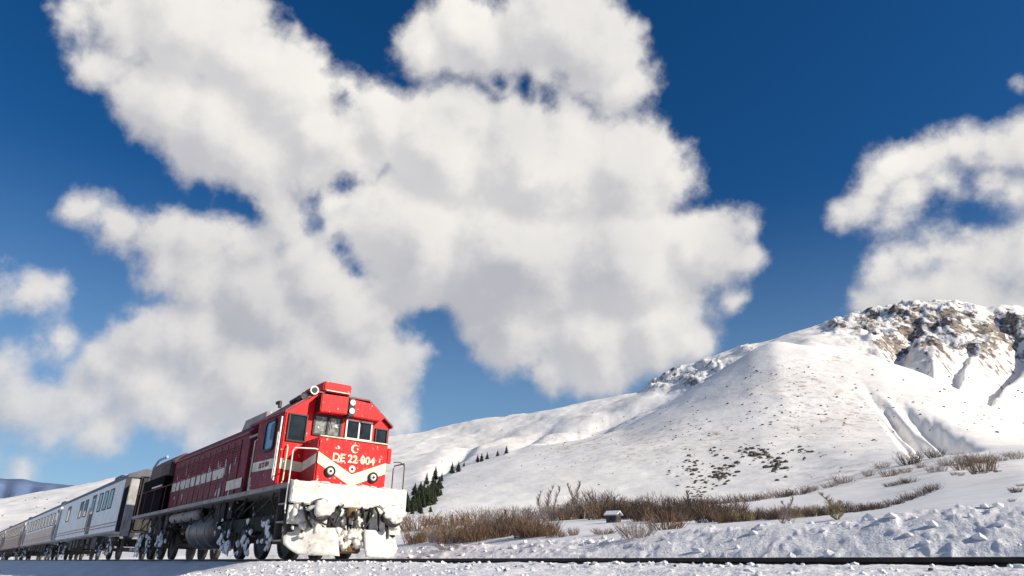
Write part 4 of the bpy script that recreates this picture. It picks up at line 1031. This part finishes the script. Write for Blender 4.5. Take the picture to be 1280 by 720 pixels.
# conifers
CN = [conifer_mesh(400+i) for i in range(5)]
def put_conifer(px, py, hpx, label, group, wide=1.0):
    p = at(px, py, 100); s_ = hpx*pxm(p)
    r = empty('pine_tree', p, rv_.uniform(0, 6.28), label=label, cat='tree', group=group)
    r.scale = (s_*wide, s_*wide, s_)
    t, c = CN[rv_.randrange(5)]
    o = bpy.data.objects.new('trunk', withmat(t, M_BARK)); COL.objects.link(o); o.parent = r
    o = bpy.data.objects.new('crown', withmat(c, M_NEEDLE)); COL.objects.link(o); o.parent = r
    return r
for x_, y_, h_, lb in [(533,606,16,'pine at the top left of the pine cluster'), (544,600,19,'tall pine standing alone above the pine cluster'), (552,602,12,'small round pine right of the tall lone one'),
                       (565,592,16,'left pine of the pair above the cluster'), (573,590,15,'right pine of the pair above the cluster'), (580,583,7,'tiny pine right of the pair'),
                       (597,578,11,'left pine of the close pair further up the ridge'), (602,577,12,'right pine of the close pair further up the ridge'), (609,574,10,'single small pine beside the close pair'), (622,570,9,'second last pine up the ridge'), (633,567,11,'last pine up the ridge, farthest right')]:
    put_conifer(x_, y_, h_, 'dark '+lb, 'pines on the ridge')
for i in range(60):
    t = rv_.random(); x_ = 506+t*36+rv_.uniform(-4, 10); y_ = 628-t*14+rv_.uniform(-5, 14)
    put_conifer(x_, y_, rv_.uniform(12, 20), 'dark pine crowded in the pine cluster right of the locomotive', 'pine cluster right of the locomotive', 1.3)
for i in range(14):
    put_conifer(rv_.uniform(506, 530), rv_.uniform(634, 644), rv_.uniform(8, 13), 'dark pine low in the group just beside the locomotive handrail', 'lower pine group beside the locomotive', 1.3)
for x_, y_ in ((545,620),(551,619),(541,626),(535,630),(538,640)):
    put_conifer(x_, y_, 9, 'small snow dusted pine at the right edge of the pine cluster', 'snow dusted pines at the cluster edge', 1.4)

# ------------------------------------------------------------------ rocks and specks on the slopes
rr_ = random.Random(9); mbk = MB()
def rocks(cx, cy, sx, sy, n, smin, smax, mb):
    for i in range(n if smax > 1.9 else int(n*0.6)):
        px, py = rr_.gauss(cx, sx), rr_.gauss(cy, sy)
        if py < 455: continue
        p = at(px, py, 150); s_ = rr_.uniform(smin, smax)*p.length/FPX
        mb.blob((p.x, p.y, p.z+s_*0.1), s_, 0.5, 1, i, (1.3, 1.3, 0.8))
big = MB()
for a in [(866,590,13,12,60,0.7,2.4),(902,594,7,8,50,1.0,3.2),(872,612,8,8,20,0.7,2.0),(948,570,14,6,50,0.8,3.0),(972,580,7,7,35,0.8,3.0),(895,566,5,4,8,1.0,2.5),(1000,565,9,5,12,1.0,2.4)]:
    rocks(*a, big)
big.build('rock_outcrops', M_STONE, kind='stuff', label='dark boulders breaking through the snow low on the mountain')
for a in [(970,500,40,30,80,0.5,1.5),(860,545,60,25,130,0.4,1.1),(1040,530,60,35,160,0.4,1.3),(990,470,40,12,30,0.4,1.0),(700,560,60,18,35,0.4,0.9),(1190,500,50,14,40,0.5,1.3),(640,590,60,15,16,0.4,0.9),(1240,515,25,12,25,0.5,1.4),(800,575,70,18,30,0.4,0.8)]:
    rocks(*a, mbk)
for i in range(14):
    px, py = rr_.uniform(0, 90), rr_.uniform(622, 650); p = at(px, py, 300); s_ = rr_.uniform(0.5, 1.1)*p.length/FPX
    mbk.blob((p.x, p.y, p.z), s_, 0.4, 1, i)
mbk.build('scattered_stones', M_STONE, kind='stuff', label='small dark stones and tufts scattered over the white slopes')

# snow clods thrown by the plough
cl = MB(); rc_ = random.Random(31)
for i in range(380):
    x_ = rc_.uniform(-22, 6); y_ = TY+rc_.choice([rc_.uniform(2.2, 6.0), rc_.uniform(3.4, 5.4)]); s_ = 0.012+0.085*rc_.random()**3
    cl.blob((x_, y_, height(x_, y_)+s_*0.25), s_, 0.45, 1, i, (rc_.uniform(.8, 1.5), 1, rc_.uniform(.5, .9)))
cl.build('snow_clods', M_SNOWC, kind='stuff', label='clods of ploughed snow on the bank beyond the rails')
cl = MB()
for i in range(900):
    x_ = rc_.uniform(-15, 3); y_ = TY-rc_.uniform(1.0, 4.4); s_ = rc_.uniform(0.008, 0.035)
    cl.blob((x_, y_, height(x_, y_)+s_*0.2), s_, 0.45, 1, i, (rc_.uniform(.8, 1.6), 1, rc_.uniform(.5, .9)))
cl.build('snow_crumbs', M_SNOWC, kind='stuff', label='crumbs of snow in front of the near rail')
dk = MB()
for i in range(60):
    x_ = rc_.gauss(-11.0, 2.5) if i < 30 else rc_.uniform(-14, 2); y_ = TY-rc_.uniform(1.6, 4.2); s_ = rc_.uniform(0.006, 0.02)
    dk.blob((x_, y_, height(x_, y_)+s_*0.4), s_, 0.4, 1, i)
dk.build('ballast_stones', M_STONE, kind='stuff', label='dark ballast stones poking out of the near snow')

# ------------------------------------------------------------------ hut
hp = at(767, 653, 20); hs_ = hp.length/FPX
ht = empty('hut', hp, R(15), label='tiny dark hut with a snow covered roof among the brown shrubs', cat='hut')
ht.scale = (hs_, hs_, hs_)
MB().box(-7, 7, -5, 5, -1, 7.5).build('wall', M_WOOD, ht)
MB().prism([(-7, 7.5), (0, 11.5), (7, 7.5), (7, 8.6), (0, 13.2), (-7, 8.6)], -9, 9).build('roof', M_SNOWC, ht)
MB().box(-2, 1.5, -5.4, -5.02, -0.8, 5.5).build('door', M_BLACK, ht)
MB().box(3, 5, -5.3, -5.02, 2.5, 5).build('window', M_GLASS, ht)
